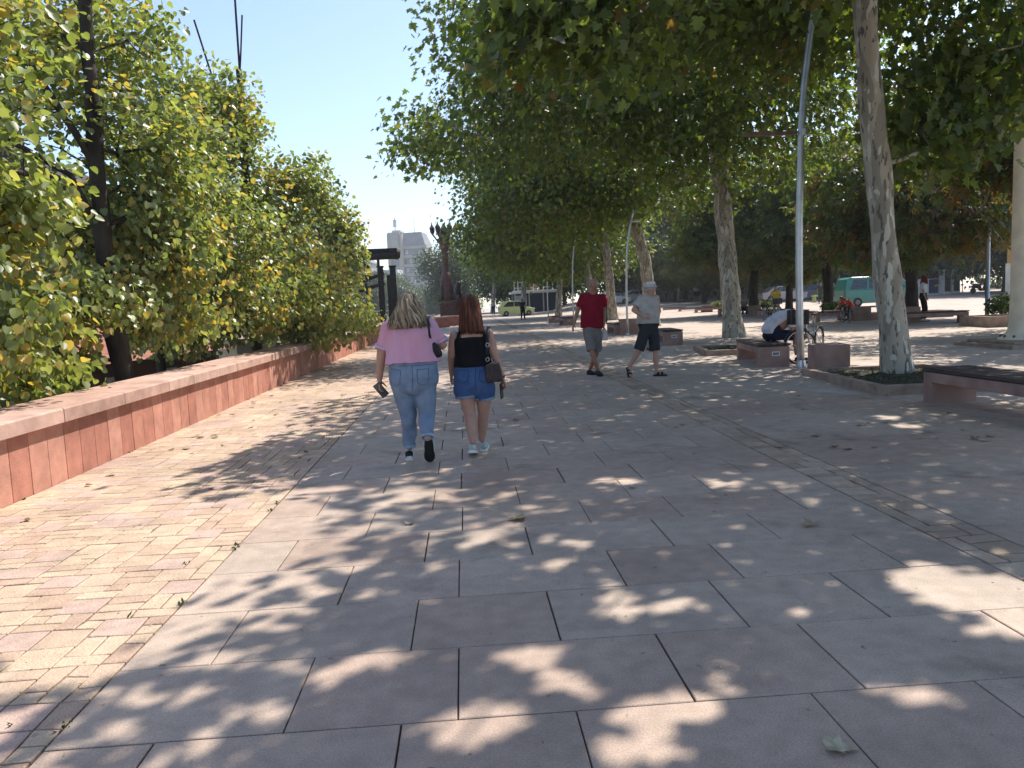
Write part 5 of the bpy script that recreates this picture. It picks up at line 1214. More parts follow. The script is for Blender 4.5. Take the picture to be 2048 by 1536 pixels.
# pocket and seam lines on the jeans, laid just proud of the cloth by casting onto it
def on_surface(obj, pts, off=.002):
    dg = bpy.context.evaluated_depsgraph_get(); out = []
    from mathutils.bvhtree import BVHTree
    bv = BVHTree.FromObject(obj, dg)
    for p in pts:
        h = bv.ray_cast(V3((p[0], -2, p[2])), V3((0, 1, 0)))
        if h[0] is not None: out.append(h[0] + V3((0, -off, 0)))
    return out
def seams(obj, lines, mt, nm='seam', r_=.0028, closed=False):
    for ln in lines:
        P_ = []
        for a, c in zip(ln[:-1], ln[1:]):
            for k in range(8): P_.append(V3(a).lerp(V3(c), k / 8))
        P_.append(V3(ln[-1])); P_ = on_surface(obj, P_)
        if len(P_) > 2: mb = MB(); mb.tube(P_, r_, n=5, ref=(0, 1, .1)); mb.build(nm, mt, obj, smooth=True)
def L_(base, px, py): q = W(px, py, base.y) - base; return (q.x, 0, q.z)
seams(jo, [[L_(b, 781, 731), L_(b, 868, 727)], [L_(b, 826, 729), L_(b, 828, 752), L_(b, 826, 778)], [L_(b, 784, 736), L_(b, 804, 739), L_(b, 802, 765), L_(b, 793, 771), L_(b, 785, 762)], [L_(b, 836, 737), L_(b, 858, 735), L_(b, 859, 760), L_(b, 850, 768), L_(b, 838, 763), L_(b, 836, 737)]], stitch)
hair_long(rt, P, fr, .205, (.135, .06), hair_mat('ash_blonde', [(0, (.07, .048, .03)), (.35, (.17, .12, .075)), (.75, (.30, .225, .145)), (1, (.46, .37, .26))]), 8, wave=.018, n=620, thick=.0095, hs=1.03)
for q in 'LR':
    up_ = V3((0, 0, 1)) if q == 'L' else V3((0, .55, .35))
    if q == 'R': up_ = V3((0, 1., .0))
    o, d_, u_, s_, L0 = shoe(J['heel' + q], J['toe' + q], up_, rt, M_['black'], M_['white'] if q == 'L' else M_['rubber'])
    mb = MB(); h_ = J['heel' + q]
    for sg in (-1, 1): mb.tube([h_ + d_ * L0 * t + s_ * sg * .044 + u_ * z for t, z in ((.1, .05), (.35, .04), (.6, .05), (.75, .035))], .006, n=5, ref=u_)
    mb.build('stripe', M_['white'], o, smooth=True)
    if q == 'L': mb = MB(); mb.box(h_ + V3((0, -.001, .035)), (.05, .012, .022)); mb.build('heel_tab', M_['white'], o, bevel=.003)
# handbag of the woman in pink
bc = W(872, 700, b.y - .03); e = empty('handbag', bc, 0, 'small black shoulder bag under the pink-shirted woman\'s right arm', 'handbag')
mb = MB(); mb.loft([((-.035, -.02, .07), .03, .03), ((-.02, -.01, .02), .05, .045), ((0, 0, -.04), .062, .05), ((.01, 0, -.075), .05, .04)], n=12, ref=(1, 0, 0), power=3); solid(mb, 'body', M_['black'], e, .006, 3)
s0 = W(862, 684, b.y - .02) - bc; strap([s0, W(859, 668, b.y - .16) - bc, W(857, 650, b.y - .15) - bc, W(856, 638, b.y - .08) - bc, W(858, 632, b.y + .03) - bc, W(862, 640, b.y + .14) - bc, W(870, 680, b.y + .12) - bc], .011, .003, e, M_['black'])
phone(W(762, 780, b.y + .085), V3((.55, .1, -.75)), V3((.8, -.1, .5)), 'black phone held in the pink-shirted woman\'s left hand')

# --- woman in black top
b = at(957, 908); b = V3((b.x, b.y, G(b.y)))
rt = person(b, 'woman with long auburn hair, black tank top and denim shorts walking away')
J = jts(b, dict(head=(940, 614, .03), shL=(908, 668, .0), shR=(977, 664, .0), elL=(903, 712, .03), wrL=(903, 748, .17), elR=(990, 713, .0), wrR=(1005, 756, .04), pel=(948, 757, 0), hipL=(931, 772, 0), hipR=(967, 770, 0),
                knL=(939, 826, .0), knR=(967, 824, .10), anL=(946, 883, -.16), anR=(963, 877, .18), heelL=(944, 907, -.20), toeL=(948, 920, .04), heelR=(967, 893, .12), toeR=(970, 885, .38)))
J['toeL'].z = .0; J['heelL'].z = .055; J['heelR'].z = 0; J['toeR'].z = .01
gir = (.196, .160, .168)
bo, P, fr = body(rt, J, SK1, gir, female=True, headdir=V3((0, 1, 0)), arm=.95, leg=1.06, curlL=.7, curlR=.9, sideL=V3((.2, 1, 0)), sideR=V3((-.3, 1, 0)), hs=.98)
solid(garment_legs(J, gir, .38, .42, 1.10, grow_=.012, flare=1.35), 'shorts', jean2, rt, .008, 3, fold=.009, fs=(24, 14, 26), seed=4)
sh_ = rt.children[-1]
seams(sh_, [[L_(b, 911, 734), L_(b, 984, 731)], [L_(b, 950, 731), L_(b, 951, 775)], [L_(b, 915, 740), L_(b, 937, 739), L_(b, 937, 757), L_(b, 927, 764), L_(b, 916, 758), L_(b, 915, 740)], [L_(b, 959, 739), L_(b, 976, 738), L_(b, 976, 757), L_(b, 966, 763), L_(b, 959, 757), L_(b, 959, 739)]], stitch2)
for q in 'LR':
    a = mid(J['hip' + q], J['kn' + q], .33); d_ = mid(J['hip' + q], J['kn' + q], .42); mb = MB(); mb.loft([(a, .108, .106), (a, .117, .114), (d_, .118, .115), (d_, .108, .105)], n=18, ref=(1, .02, 0)); mb.build('cuff', jean, sh_, smooth=True, bevel=.004)
# tank top: torso cloth with low back and two straps
mb = MB(); sh = V3((1, 0, 0)); c = mid(J['shL'], J['shR'], .5); pel = J['pel']; ax = c - pel; Lx = ax.length; ax.normalize()
mb.loft([(pel + ax * Lx * t, rx, ry, sh) for t, rx, ry in ((.27, .196, .146), (.40, .180, .132), (.55, .172, .124), (.70, .180, .122), (.84, .182, .118), (.90, .172, .108), (.915, .15, .09))], n=22, ref=sh)
for sg in (-1, 1):
    mb.loft([(pel + ax * Lx * .86 + V3((sg * .135, -.075, 0)), .024, .016), (pel + ax * Lx * .98 + V3((sg * .125, -.078, 0)), .021, .012), (pel + ax * Lx * 1.06 + V3((sg * .112, -.035, 0)), .019, .012), (pel + ax * Lx * 1.06 + V3((sg * .112, .03, 0)), .019, .012), (pel + ax * Lx * .95 + V3((sg * .12, .085, 0)), .02, .012)], n=8, ref=(1, 0, 0))
solid(mb, 'tank_top', blackc, rt, .008, 2, fold=.003, seed=6)
hair_long(rt, P, fr, .265, (.035, .03), hair_mat('auburn', [(0, (.030, .010, .006)), (.5, (.085, .026, .012)), (.85, (.15, .05, .024)), (1, (.22, .09, .045))]), 9, wave=.004, n=480, hs=.98)
for q in 'LR':
    up_ = V3((0, 0, 1)); o, d_, u_, s_, L0 = shoe(J['heel' + q], J['toe' + q], up_, rt, mat('white_trainer' + q, (.52, .57, .56), rough=.6, var=.06), M_['white'])
    mb = MB(); mb.box(J['heel' + q] - d_ * .004 + u_ * .05, (.03, .010, .035)); mb.build('heel_tab', mat('pale_green' + q, (.35, .48, .45), rough=.6), o, bevel=.003)
mb = MB(); mb.loft([(mid(J['elR'], J['wrR'], .9), .031, .031), (mid(J['elR'], J['wrR'], .97), .030, .030)], n=14, ref=(1, 0, 0)); mb.build('bracelet', M_['black'], rt)
quilt = mat('quilted_brown', (.055, .035, .038), rough=.6, var=.2, scale=30, bump=.6, bscale=60)
bc = W(986, 745, b.y - .10); e = empty('handbag', bc, 0, 'quilted dark brown shoulder bag on the black-topped woman\'s right hip', 'handbag')
mb = MB(); mb.loft([((-.01, 0, .10), .055, .028), ((-.005, 0, .085), .072, .045), ((.0, 0, .0), .084, .055), ((.008, 0, -.07), .090, .055), ((.01, 0, -.095), .075, .04)], n=16, ref=(1, 0, 0), power=3.2); solid(mb, 'body', quilt, e, .006, 2, fold=.002, fs=(60, 10, 60))
st = strap([W(976, 724, b.y - .10) - bc, W(974, 700, b.y - .13) - bc, W(974, 680, b.y - .12) - bc, W(976, 662, b.y - .06) - bc, W(977, 653, b.y + .02) - bc, W(980, 665, b.y + .12) - bc, W(990, 720, b.y + .02) - bc], .016, .003, e, M_['black'])
for py in (690, 719):
    q_ = W(975, py, b.y - .135) - bc; mb = MB(); mb.tube([q_ + V3((.017 * math.cos(t), 0, .02 * math.sin(t))) for t in [k * math.pi / 4 for k in range(8)]], .0035, n=5, ref=(0, 1, 0), closed=True); mb.build('ring', M_['galv'], e, smooth=True)
phone(W(1003, 782, b.y + .03), V3((.05, .1, -1)), V3((.35, 1, 0)), 'dark phone held in the black-topped woman\'s right hand')

# --- man in red
b = at(1190, 751)
rt = person(b, 'older man in dark red tee, grey knee shorts and navy clogs walking nearer the women')
J = jts(b, dict(head=(1188, 570, -.02), shL=(1166, 594, 0), shR=(1203, 593, .02), elL=(1155, 622, .0), wrL=(1148, 648, -.06), elR=(1209, 622, .05), wrR=(1208, 648, -.02), pel=(1184, 662, 0), hipL=(1177, 668, 0), hipR=(1194, 667, 0),
                knL=(1184, 704, -.12), knR=(1193, 705, .08), anL=(1196, 740, -.12), anR=(1180, 738, .22), heelL=(1193, 746, -.06), toeL=(1203, 752, -.26), heelR=(1176, 745, .30), toeR=(1189, 747, .10)))
for k in ('heelL', 'toeL', 'heelR', 'toeR'): J[k].z = G(b.y + J[k].y) - G(b.y) + (.03 if k == 'heelL' else 0)
gir = (.165, .185, .19)
bo, P, fr = body(rt, J, SK2, gir, headdir=V3((-.1, -1, 0)), arm=1.0, leg=.95, curlL=.5, curlR=.8, sideL=V3((.3, -1, 0)), sideR=V3((0, -1, 0)), hs=1.04, voxel=.009)
face_bits(P, rt); hair_cap(rt, P, fr, mat('grey_hair', (.32, .31, .30), rough=.6), h0=-.02)
solid(garment_legs(J, gir, .35, .93, 1.0, grow_=.014, flare=1.35), 'shorts', greyc, rt, .009, 3, fold=.006, seed=7)
tp = solid(garment_top(J, gir, .10, .72, 1.12, grow_=.030, hemw=1.06), 'tee_shirt', redc, rt, .009, 4, fold=.015, fs=(18, 18, 7), seed=8)
for q in 'LR': shoe(J['heel' + q], J['toe' + q], V3((0, 0, 1)), rt, mat('navy_clog' + q, (.012, .018, .035), rough=.5), M_['rubber'], w_=.052, h=.075, nm='clog')
bc = J['wrR'] + b + V3((0, -.02, -.12)); e = empty('carrier_bag', bc, 0, 'small crumpled whitish bag hanging from the red-shirted man\'s hand', 'bag')
mb = MB(); mb.loft([((0, 0, .05), .012, .012), ((0, 0, .0), .04, .02), ((.01, 0, -.12), .07, .035), ((.0, 0, -.2), .06, .03)], n=10); solid(mb, 'sack', mat('white_plastic', (.55, .50, .52), rough=.4), e, .008, 2, fold=.008, seed=3)

# --- man in sun hat
b = at(1290, 753)
rt = person(b, 'older man in white sun hat, pale shirt and dark shorts striding past the benches')
J = jts(b, dict(head=(1302, 578, -.03), shL=(1281, 597, -.06), shR=(1312, 594, .08), elL=(1267, 620, -.10), wrL=(1288, 634, -.26), elR=(1318, 622, .16), wrR=(1309, 650, .24), pel=(1297, 655, 0), hipL=(1290, 662, -.02), hipR=(1306, 660, .03),
                knL=(1277, 702, .0), knR=(1311, 703, .0), anL=(1259, 733, .08), anR=(1313, 744, .0), heelL=(1254, 736, .14), toeL=(1258, 753, -.0), heelR=(1307, 753, .04), toeR=(1337, 755, -.06)))
J['heelR'].z = 0; J['toeR'].z = 0; J['toeL'].z = .0
gir = (.175, .205, .19)
bo, P, fr = body(rt, J, SK1, gir, headdir=V3((.35, -1, -.1)), arm=1.0, leg=.95, curlL=1.1, curlR=.9, sideL=V3((0, 0, 1)), sideR=V3((0, -1, 0)), hs=1.04, voxel=.009, handL=V3((.9, -.3, .1)))
face_bits(P, rt); hair_cap(rt, P, fr, mat('white_hair', (.5, .5, .49), rough=.6), h0=-.03)
mb = MB(); sd_, f_, u_ = fr
mb.loft([(P(0, -.01, .035), .150, .165, sd_), (P(0, -.01, .030), .148, .163, sd_), (P(0, -.01, .062), .090, .108, sd_), (P(0, -.01, .10), .088, .104, sd_), (P(0, -.01, .128), .076, .09, sd_), (P(0, -.01, .134), .03, .04, sd_)], n=24, ref=sd_)
hb = solid(mb, 'sun_hat', mat('white_hat_cloth', (.56, .56, .55), rough=.9, bump=.3, bscale=120), rt, .008, 1)
mb = MB(); mb.loft([(P(0, -.01, .062), .0915, .1095, sd_), (P(0, -.01, .074), .0915, .1095, sd_)], n=24, ref=sd_); mb.build('hat_band', greyc, hb, smooth=True)
so1 = solid(garment_legs(J, gir, .17, .95, 1.0, grow_=.014, flare=1.35), 'shorts', darkc, rt, .009, 3, fold=.008, seed=9)
tp = solid(garment_top(J, gir, .13, .70, 1.12, grow_=.034, hemw=1.0), 'shirt', beigec, rt, .009, 4, fold=.014, fs=(18, 18, 7), seed=10)
mb = MB(); hx = (J['hipR'] - J['hipL']).normalized(); c = mid(J['shL'], J['shR'], .5); ax = (c - J['pel']); z0 = J['pel'] + ax * .07; z1 = J['pel'] + ax * .145; mb.loft([(z0, .212, .160, hx), (z1, .216, .163, hx)], n=24, ref=hx); mb.build('belt', M_['black'], rt, smooth=True)
for q in 'LR':
    up_ = V3((0, 0, 1)) if q == 'R' else V3((.55, -.5, .4)); h_, t_ = J['heel' + q], J['toe' + q]; d_ = t_ - h_; d_.normalize(); d0 = d_ * .25; up_ = (up_ - d_ * up_.dot(d_)).normalized(); s_ = d_.cross(up_); t_ = h_ + d0
    mb = MB(); mb.loft([(h_ + d0 * t + up_ * .012, .048 * w_, .014, s_) for t, w_ in ((-.02, .5), (.03, .8), (.4, .86), (.7, 1.05), (.95, .8), (1.02, .4))], n=12, ref=s_, power=5); sdl = mb.build('sandal', M_['black'], rt)
    for t in (.38, .66):
        mb = MB(); mb.loft([(h_ + d0 * t + s_ * .05 * math.cos(a) + up_ * (.02 + .052 * math.sin(a)), .022, .005, d_) for a in [k * math.pi / 8 for k in range(9)]], n=6, ref=d_); mb.build('strap', M_['black'], sdl, smooth=True)
    mb = MB(); mb.tube([J['an' + q], h_ + d0 * .18 + up_ * .05, h_ + d0 * .5 + up_ * .045, h_ + d0 * .9 + up_ * .035], [.034, .034, .036, .026], n=10)
    solid(mb, 'foot', SK1, rt, .007, 2)
bc = W(1300, 684, b.y + .22); e = empty('carrier_bag', bc, 0, 'white plastic carrier bag with blurred red print behind the sun-hat man\'s legs', 'bag')
mb = MB(); mb.loft([((.09, .0, .20), .012, .012), ((.05, 0, .08), .05, .03), ((.0, 0, -.06), .12, .06), ((-.01, 0, -.22), .13, .06), ((0, 0, -.31), .09, .05)], n=12); sk = solid(mb, 'sack', M_['white'], e, .009, 2, fold=.010, seed=4)
mb = MB(); mb.box((-.02, -.085, -.14), (.15, .01, .045), M=Matrix.Rotation(.3, 3, 'Y')); mb.build('print', cloth('bag_print', (.5, .12, .14)), sk)

# --- seated man in white
b = V3((6.1, 15.75, G(15.75)))
SEAT_DZ = -.075
rt = person(b, 'man in white tee and navy shorts sitting bent forward on the stone bench')
J = jts(b, dict(head=(1600, 634, .0), shL=(1580, 626, -.17), shR=(1584, 624, .17), elL=(1585, 655, -.2), wrL=(1604, 664, -.08), elR=(1588, 655, .2), wrR=(1607, 662, .1), pel=(1542, 659, 0), hipL=(1545, 664, -.09), hipR=(1546, 662, .09),
                knL=(1590, 664, -.12), knR=(1591, 662, .14), anL=(1592, 708, -.12), anR=(1594, 706, .14), heelL=(1590, 715, -.12), toeL=(1613, 716, -.14), heelR=(1592, 713, .14), toeR=(1616, 714, .16)))
for k in J:
    if k[:3] not in ('hee', 'toe', 'anL', 'anR'): J[k].z += SEAT_DZ
for k in ('heelL', 'toeL', 'heelR', 'toeR'): J[k].z = .0
gir = (.165, .165, .185)
hd_ = V3((.6, 0, -.8))
bo, P, fr = body(rt, J, SK2, gir, headdir=hd_, arm=1, leg=1, hs=1.0, voxel=.010, headup=V3((.8, 0, .6)).normalized(), curlL=.9, curlR=.9, sideL=V3((0, 0, 1)), sideR=V3((0, 0, 1)))
hair_cap(rt, P, fr, mat('dark_hair', (.03, .022, .018), rough=.6), h0=-.02, g=.010); face_bits(P, rt)
solid(garment_legs(J, gir, .35, .92, 1.0, grow_=.016, flare=1.3), 'shorts', navyc, rt, .010, 3, fold=.005, seed=12)
mb = MB(); sdv = V3((0, 1, 0))
pts = [(W(1540, 664, b.y) - b, .17, .14), (W(1536, 652, b.y) - b, .185, .15), (W(1545, 637, b.y) - b, .20, .15), (W(1562, 626, b.y) - b, .21, .14), (W(1578, 622, b.y) - b, .20, .125), (W(1588, 626, b.y) - b, .12, .08)]
mb.loft([(p + V3((0, 0, SEAT_DZ)), rx, ry * .9, sdv) for p, rx, ry in pts], n=20, ref=sdv)
for q in 'LR': mb.loft([(mid(J['sh' + q], J['el' + q], t), .072, .072) for t in (-.1, .3, .72)], n=12); mb.ball(J['sh' + q], .078)
solid(mb, 'tee_shirt', whitec, rt, .010, 4, fold=.008, fs=(10, 16, 10), seed=14)
for q in 'LR': shoe(J['heel' + q], J['toe' + q], V3((0, 0, 1)), rt, M_['black'], M_['rubber'])

# --- bicycles
def bike(loc, yaw, steer, label, basket=False, frame_m='galv', group='bicycles by the benches'):
    """front towards local +X"""
    e = empty('bicycle', loc, yaw, label, 'bicycle', group); fm_ = M_[frame_m]; rw = .34
    hp = V3((.42, 0, .86)); fork_top = V3((.45, 0, .72)); fa = V3((.56, 0, rw)); ra = V3((-.50, 0, rw)); bb = V3((0, 0, .28)); st_ = V3((-.16, 0, .78))
    def rot(p): q = p - hp; c, s = math.cos(steer), math.sin(steer); return hp + V3((q.x * c - q.y * s, q.x * s + q.y * c, q.z))
    def wheel(c, ax, nm='wheel'):
        u1 = ax.cross(V3((0, 0, 1))).normalized(); t = [k * 2 * math.pi / 32 for k in range(32)]
        mb = MB(); mb.tube([c + u1 * rw * math.cos(a) + V3((0, 0, rw * math.sin(a))) for a in t], .019, n=7, ref=ax, closed=True); w_ = mb.build(nm, M_['rubber'], e, smooth=True)
        mb = MB(); mb.tube([c + u1 * (rw - .024) * math.cos(a) + V3((0, 0, (rw - .024) * math.sin(a))) for a in t], .010, n=6, ref=ax, closed=True); mb.build('rim', M_['galv'], w_, smooth=True)
        mb = MB()
        for k in range(20):
            a = k * 2 * math.pi / 20; mb.tube([c + ax * (.02 if k % 2 else -.02), c + u1 * (rw - .02) * math.cos(a) + V3((0, 0, (rw - .02) * math.sin(a)))], .0022, n=3, ref=ax)
        mb.build('spokes', M_['galv'], w_); mb = MB(); mb.loft([(c - ax * .045, .016, .016), (c - ax * .03, .025, .025), (c + ax * .03, .025, .025), (c + ax * .045, .016, .016)], n=10, ref=(0, 0, 1)); mb.build('hub', M_['galv'], w_)
        mb = MB(); mb.loft([(c + u1 * (rw + .035) * math.cos(a) + V3((0, 0, (rw + .035) * math.sin(a))), .024, .003, ax) for a in [R(20 + k * 14) for k in range(11)]], n=6, ref=ax); mb.build('mudguard', M_['black'], e, smooth=True)
        return w_
    wheel(ra, V3((0, 1, 0))); axf = V3((-math.sin(steer), math.cos(steer), 0)); faR = rot(fa); wheel(faR, axf)
    mb = MB(); mb.tube([ra + V3((0, .05, 0)), bb + V3((0, .03, 0))], .011, n=6); mb.tube([ra + V3((0, -.05, 0)), bb + V3((0, -.03, 0))], .011, n=6); mb.tube([ra + V3((0, .05, 0)), st_ - V3((0, 0, .1))], .009, n=6); mb.tube([ra - V3((0, .05, 0)), st_ - V3((0, 0, .1))], .009, n=6)
    mb.tube([bb, st_], .017); mb.tube([bb, V3((.2, 0, .42)), fork_top], .019); mb.tube([st_ - V3((-.04, 0, .25)), V3((.2, 0, .5)), fork_top + V3((0, 0, .03))], .017); mb.tube([fork_top - V3((0, 0, .04)), hp], .022); mb.build('frame', fm_, e, smooth=True)
    mb = MB(); mb.tube([st_, st_ + V3((-.04, 0, .17))], .013); mb.build('seat_post', M_['galv'], e, smooth=True)
    mb = MB(); mb.loft([(st_ + V3((.12, 0, .19)), .02, .016, (0, 1, 0)), (st_ + V3((0, 0, .195)), .035, .022, (0, 1, 0)), (st_ + V3((-.1, 0, .195)), .085, .03, (0, 1, 0)), (st_ + V3((-.16, 0, .20)), .08, .025, (0, 1, 0))], n=10); mb.build('saddle', M_['black'], e, smooth=True)
    mb = MB()
    for s in (-1, 1): mb.tube([rot(V3((.45, s * .055, .70))), rot(V3((.50, s * .055, .5))), rot(V3((.56, s * .05, rw)))], .011, n=6)
    mb.tube([rot(V3((.45, -.06, .70))), rot(V3((.45, .06, .70)))], .012, n=6); mb.build('fork', M_['black'], e, smooth=True)
    mb = MB(); mb.tube([hp, hp + V3((-.03, 0, .16))], .013)
    mb.tube([rot(hp + V3(q)) for q in ((-.24, -.29, .16), (-.12, -.28, .18), (.03, -.17, .19), (.04, 0, .17), (.03, .17, .19), (-.12, .28, .18), (-.24, .29, .16))], .011, n=7, ref=(0, 0, 1)); hb = mb.build('handlebar', M_['galv'], e, smooth=True)
    for s in (-1, 1): mb = MB(); mb.tube([rot(hp + V3((-.15, s * .285, .18))), rot(hp + V3((-.26, s * .29, .16)))], .017, n=8); mb.build('grip', M_['black'], hb, smooth=True)
    mb = MB(); mb.tube([ra + V3((-.0, .06, .02)), V3((-.62, .07, .72))], .006, n=5); mb.tube([ra + V3((-.0, -.06, .02)), V3((-.62, -.07, .72))], .006, n=5)
    for y in (-.07, 0, .07): mb.tube([V3((-.22, y, .72)), V3((-.78, y, .72))], .006, n=5)
    for x in (-.3, -.5, -.78): mb.tube([V3((x, -.07, .72)), V3((x, .07, .72))], .006, n=5)
    mb.build('rack', M_['black'], e, smooth=True)
    mb = MB(); mb.loft([(bb + V3((0, .05, 0)), .09, .09), (bb + V3((0, .056, 0)), .09, .09)], n=20, ref=(1, 0, 0)); ch = mb.build('chainring', M_['black'], e)
    for s in (-1, 1):
        mb = MB(); mb.tube([bb + V3((0, s * .06, 0)), bb + V3((.12 * s, s * .075, -.12 * s))], .009, n=6); mb.box(bb + V3((.12 * s, s * .12, -.12 * s)), (.09, .09, .022)); mb.build('pedal', M_['black'], e)
    if basket:
        mb = MB(); z0, z1 = .80, 1.08; o_ = V3((.60, 0, 0)); Rm = Matrix.Rotation(steer, 3, 'Z')
        for k in range(13):
            for s in (-1, 1):
                mb.box(rot(o_ + V3((-.13 + k * .26 / 12, s * .17, (z0 + z1) / 2))), (.012, .006, z1 - z0), M=Rm); mb.box(rot(o_ + V3((s * .13, -.17 + k * .34 / 12, (z0 + z1) / 2))), (.006, .014, z1 - z0), M=Rm)
        for z in [z0 + k * .035 for k in range(9)]:
            for s in (-1, 1): mb.box(rot(o_ + V3((0, s * .172, z))), (.28, .007, .014), M=Rm); mb.box(rot(o_ + V3((s * .133, 0, z))), (.007, .35, .014), M=Rm)
        mb.box(rot(o_ + V3((0, 0, z0))), (.26, .34, .01), M=Rm); mb.build('basket', M_['black'], e)
    return e
fw = at(1600, 735); bb_ = bike(V3((6.95, 15.45, G(15.4))), R(-130), R(-42), 'city bicycle with black front basket parked between lamp post and stone block', basket=True)
bb_.location += (W(1600, 699, 15.0) - (bb_.location + Matrix.Rotation(R(-130), 3, 'Z') @ (V3((.42, 0, 0)) + Matrix.Rotation(R(-42), 3, 'Z') @ V3((.14, 0, .34))))) * 1.0; bb_.location.z = G(15.4)
q = at(1541, 640); bike(q, R(-80), R(10), 'bicycle held by the man in yellow', basket=True, frame_m='black')
q = at(1693, 645); bike(q, R(-100), R(-20), 'dark bicycle beside the person in red', frame_m='black')

# --- people farther away
def far_person(px, py, H_, label, top, bottom, skin=SK2, hairc='dk', face=V3((0, -1, 0)), frac=1.95, sleeve=.7, lean=0., walk=.12, y=None, ground=None, seat=False, shoes='black', long_hair=False, group='people farther across the square', arms=0.):
    b = at(px, py) if y is None else V3((W(px, 600, y).x, y, 0))
    if y is not None: b.z = GE(b.x, y)
    if ground is not None: b.z = ground
    rt = person(b, label, group); s = H_ / 1.72; f = face.normalized(); sd = f.cross(V3((0, 0, 1))); Q = lambda a, c, z: sd * a * s + f * c * s + V3((0, 0, z * s))
    J = dict(head=Q(0, .05 + lean * 1.1, 1.6 - lean * .35), shL=Q(-.18, lean * .75, 1.42 - lean * .2), shR=Q(.18, lean * .75, 1.42 - lean * .2), pel=Q(0, 0, .93), hipL=Q(-.09, 0, .90), hipR=Q(.09, 0, .90), knL=Q(-.10, .06 + walk * .5, .48), knR=Q(.10, .05 - walk * .3, .48), anL=Q(-.10, walk, .09), anR=Q(.10, -walk, .09),
             heelL=Q(-.1, walk - .05, 0), toeL=Q(-.11, walk + .19, 0), heelR=Q(.1, -walk - .05, 0), toeR=Q(.11, -walk + .19, 0))
    J['elL'] = J['shL'] + Q(-.06, .02 + arms * .25, -.28 + arms * .1); J['elR'] = J['shR'] + Q(.06, .02 + arms * .25, -.28 + arms * .1); J['wrL'] = J['elL'] + Q(.02, .08 + arms * .2, -.24 + arms * .16); J['wrR'] = J['elR'] + Q(-.02, .08 + arms * .2, -.24 + arms * .16)
    if seat:
        dz = V3((0, 0, -.44 * s))
        for k in ('head', 'shL', 'shR', 'pel', 'hipL', 'hipR', 'elL', 'elR', 'wrL', 'wrR'): J[k] = J[k] + dz
        J['knL'] = Q(-.12, .44, .50); J['knR'] = Q(.12, .44, .50); J['anL'] = Q(-.12, .42, .09); J['anR'] = Q(.12, .50, .09)
        for q, yy in (('L', .42), ('R', .50)): J['heel' + q] = Q(-.12 if q == 'L' else .12, yy - .05, 0); J['toe' + q] = Q(-.12 if q == 'L' else .12, yy + .2, 0)
    gir = (.165 * s, .15 * s, .175 * s)
    bo, P, fr = body(rt, J, skin, gir, headdir=f, voxel=.014, arm=.95, leg=.95, it=2)
    solid(garment_legs(J, gir, .42, frac, 1.0, grow_=.014, flare=1.1), 'trousers' if frac > 1 else 'shorts', bottom, rt, .014, 2, fold=.006); solid(garment_top(J, gir, .30, sleeve, 1.1, grow_=.02), 'shirt', top, rt, .014, 2, fold=.008)
    hm = HM[hairc]
    if long_hair: hair_long(rt, P, fr, .2, (.05, .04), hm, 5, n=160, thick=.013)
    else: hair_cap(rt, P, fr, hm, g=.010)
    for q in 'LR': shoe(J['heel' + q], J['toe' + q], V3((0, 0, 1)), rt, M_[shoes], M_['rubber'])
    return rt
HM = {'dk': mat('black_hair', (.02, .016, .014), rough=.6), 'gr': mat('silver_hair', (.5, .5, .48), rough=.6), 'red': hair_mat('copper_hair', [(0, (.10, .02, .012)), (1, (.25, .05, .03))])}
far_person(1553, 636, 1.74, 'man in yellow tee and khaki trousers standing with a bicycle', yellc, khaki, SK2, 'gr', V3((-.6, -1, 0)), 1.95, arms=.6, lean=.15)
far_person(1846, 643, 1.80, 'woman with copper hair, white top and black trousers standing by the far bench', whitec, blackc, SK1, 'red', V3((.8, -.6, 0)), 1.95, long_hair=True, shoes='white', walk=.04, arms=.0)
q = at(1706, 640); far_person(0, 0, 1.74, 'person in bright orange red tee hunched on a far bench beside a bicycle', orangec, darkc, SK2, 'dk', V3((-1, -.25, 0)), 1.0, lean=.55, seat=True, arms=.6) .location = q + V3((.2, .35, 0))
q = at(1492, 632); far_person(0, 0, 1.65, 'person in grey top and dark trousers sitting on a far bench', greyc, blackc, SK1, 'dk', V3((-.3, -1, 0)), 1.95, lean=.2, seat=True, arms=.4, shoes='white').location = q + V3((0, .28, 0))
far_person(1046, 639, 1.70, 'lone person in dark clothes standing on the promenade before the lime car', darkc, navyc, SK2, 'dk', V3((.2, -1, 0)), 1.95, walk=.14)
far_person(986, 0, 1.7, 'person in pale blue shirt under the far promenade trees', cloth('pale_blue', (.25, .33, .45)), navyc, SK2, 'dk', V3((0, -1, 0)), 1.95, y=93)
far_person(1207, 0, 1.75, 'person in orange tee half hidden behind the man in red', orangec, darkc, SK2, 'dk', V3((0, -1, 0)), 1.95, y=44)
far_person(1392, 0, 1.72, 'person with white top and black shorts walking along the grey hoarding', M_['white'], blackc, SK2, 'dk', V3((.1, 1, 0)), 1.0, y=84)
far_person(1358, 0, 1.68, 'person in pale pink top by the left part of the hoarding', cloth('pale_pink_top', (.55, .42, .42)), khaki, SK1, 'dk', V3((-1, .2, 0)), 1.95, y=82)
far_person(1641, 0, 1.7, 'person in dark green standing at the thin pale pole', cloth('bottle_green', (.04, .07, .045)), cloth('olive', (.06, .075, .05)), SK2, 'dk', V3((-.4, -1, 0)), 1.95, y=62)

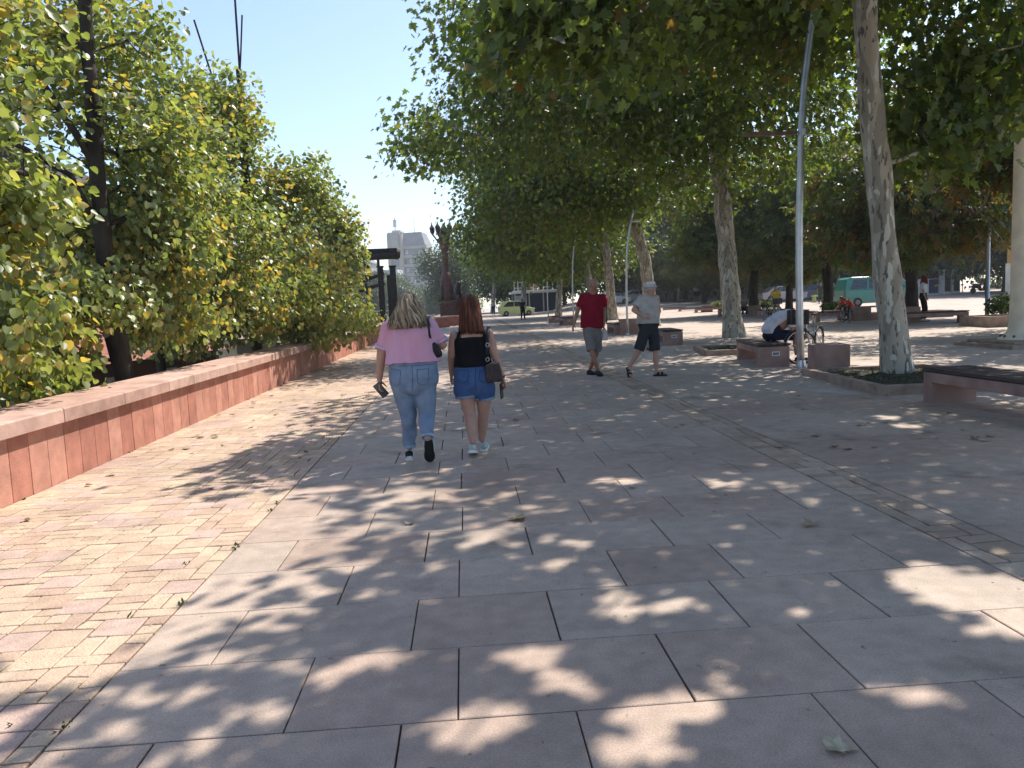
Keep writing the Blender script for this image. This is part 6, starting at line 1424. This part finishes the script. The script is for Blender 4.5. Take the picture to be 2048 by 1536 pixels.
# ------------------------------------------------------------------ fallen leaves
LFM = [mat('dry_leaf_a', (.40, .31, .19), rough=.7, var=.2, scale=30), mat('dry_leaf_b', (.24, .15, .075), rough=.8, var=.2, scale=30), mat('dry_leaf_c', (.46, .40, .27), rough=.7, var=.2, scale=30)]
def fallen(p, s, rz, k, mt, label, group):
    tv, tf = LEAF[k]; rs = np.random.RandomState(int(abs(p.x * 997 + p.y * 131)) % 10000); mb = MB(); c1, c2 = rs.uniform(.25, .9), rs.uniform(.1, .5)
    vs = [(x * s, (y - .5) * s, s * (c1 * abs(x) * .6 + c2 * (y - .5) ** 2) + .004) for x, y, z in tv]; mb.add(vs, tf)
    o = mb.build('fallen_leaf', mt); o.location = p; o.rotation_euler = (0, 0, rz); return tag(o, label, 'leaf', group)
r = random.Random(99)
for k in range(36):
    if k < 28: x = WX + .06 + abs(r.gauss(0, .55)); y = r.uniform(5.2, 16)
    else: x = r.uniform(-3.4, 2.5); y = r.uniform(3, 14)
    fallen(V3((x, y, G(y))), r.uniform(.05, .10), r.uniform(0, 6.28), 'linden' if k < 28 else 'plane', r.choice(LFM), 'dry curled leaf lying on the brick paving beside the parapet wall' if x < SX0 else 'dry curled leaf lying on the grey slabs', 'dry leaves on the brick paving' if x < SX0 else 'dry leaves on the slabs')
for px, py, s, lab in ((1032, 1040, .13, 'pale dry leaf on the slabs straight ahead of the camera'), (1617, 1053, .12, 'pale dry leaf on the slabs near the cobble strip'), (1682, 1500, .10, 'pale leaf on the nearest slab at the lower right'), (1768, 757, .10, 'reddish leaf at the corner of the nearest tree bed'), (1730, 796, .13, 'leaf lying before the nearest tree bed')):
    fallen(at(px, py), s, px, 'plane', LFM[px % 3], lab, None)
for k in range(26):
    q = at(r.uniform(1300, 2040), r.uniform(770, 900)); fallen(q, r.uniform(.05, .11), r.uniform(0, 6.28), 'plane', r.choice(LFM), 'brown plane leaf lying in front of the nearest tree bed and bench', 'brown leaves near the benches')
# tiny litter nobody could count
mb = MB()
for k in range(2600):
    y = r.uniform(2.2, 15) ; x = r.uniform(-3.8, 9); 
    if k % 2: x = WX + abs(r.gauss(0, .35))
    s = r.uniform(.004, .012); a = r.uniform(0, 3.14); c, s_ = math.cos(a) * s, math.sin(a) * s; z = G(y) + .003
    mb.add([(x - c, y - s_, z), (x + s_ * .5, y - c * .5, z), (x + c, y + s_, z + .003), (x - s_ * .5, y + c * .5, z + .004)], [(0, 1, 2, 3)])
tag(mb.build('leaf_litter', LFM[2]), kind='stuff')
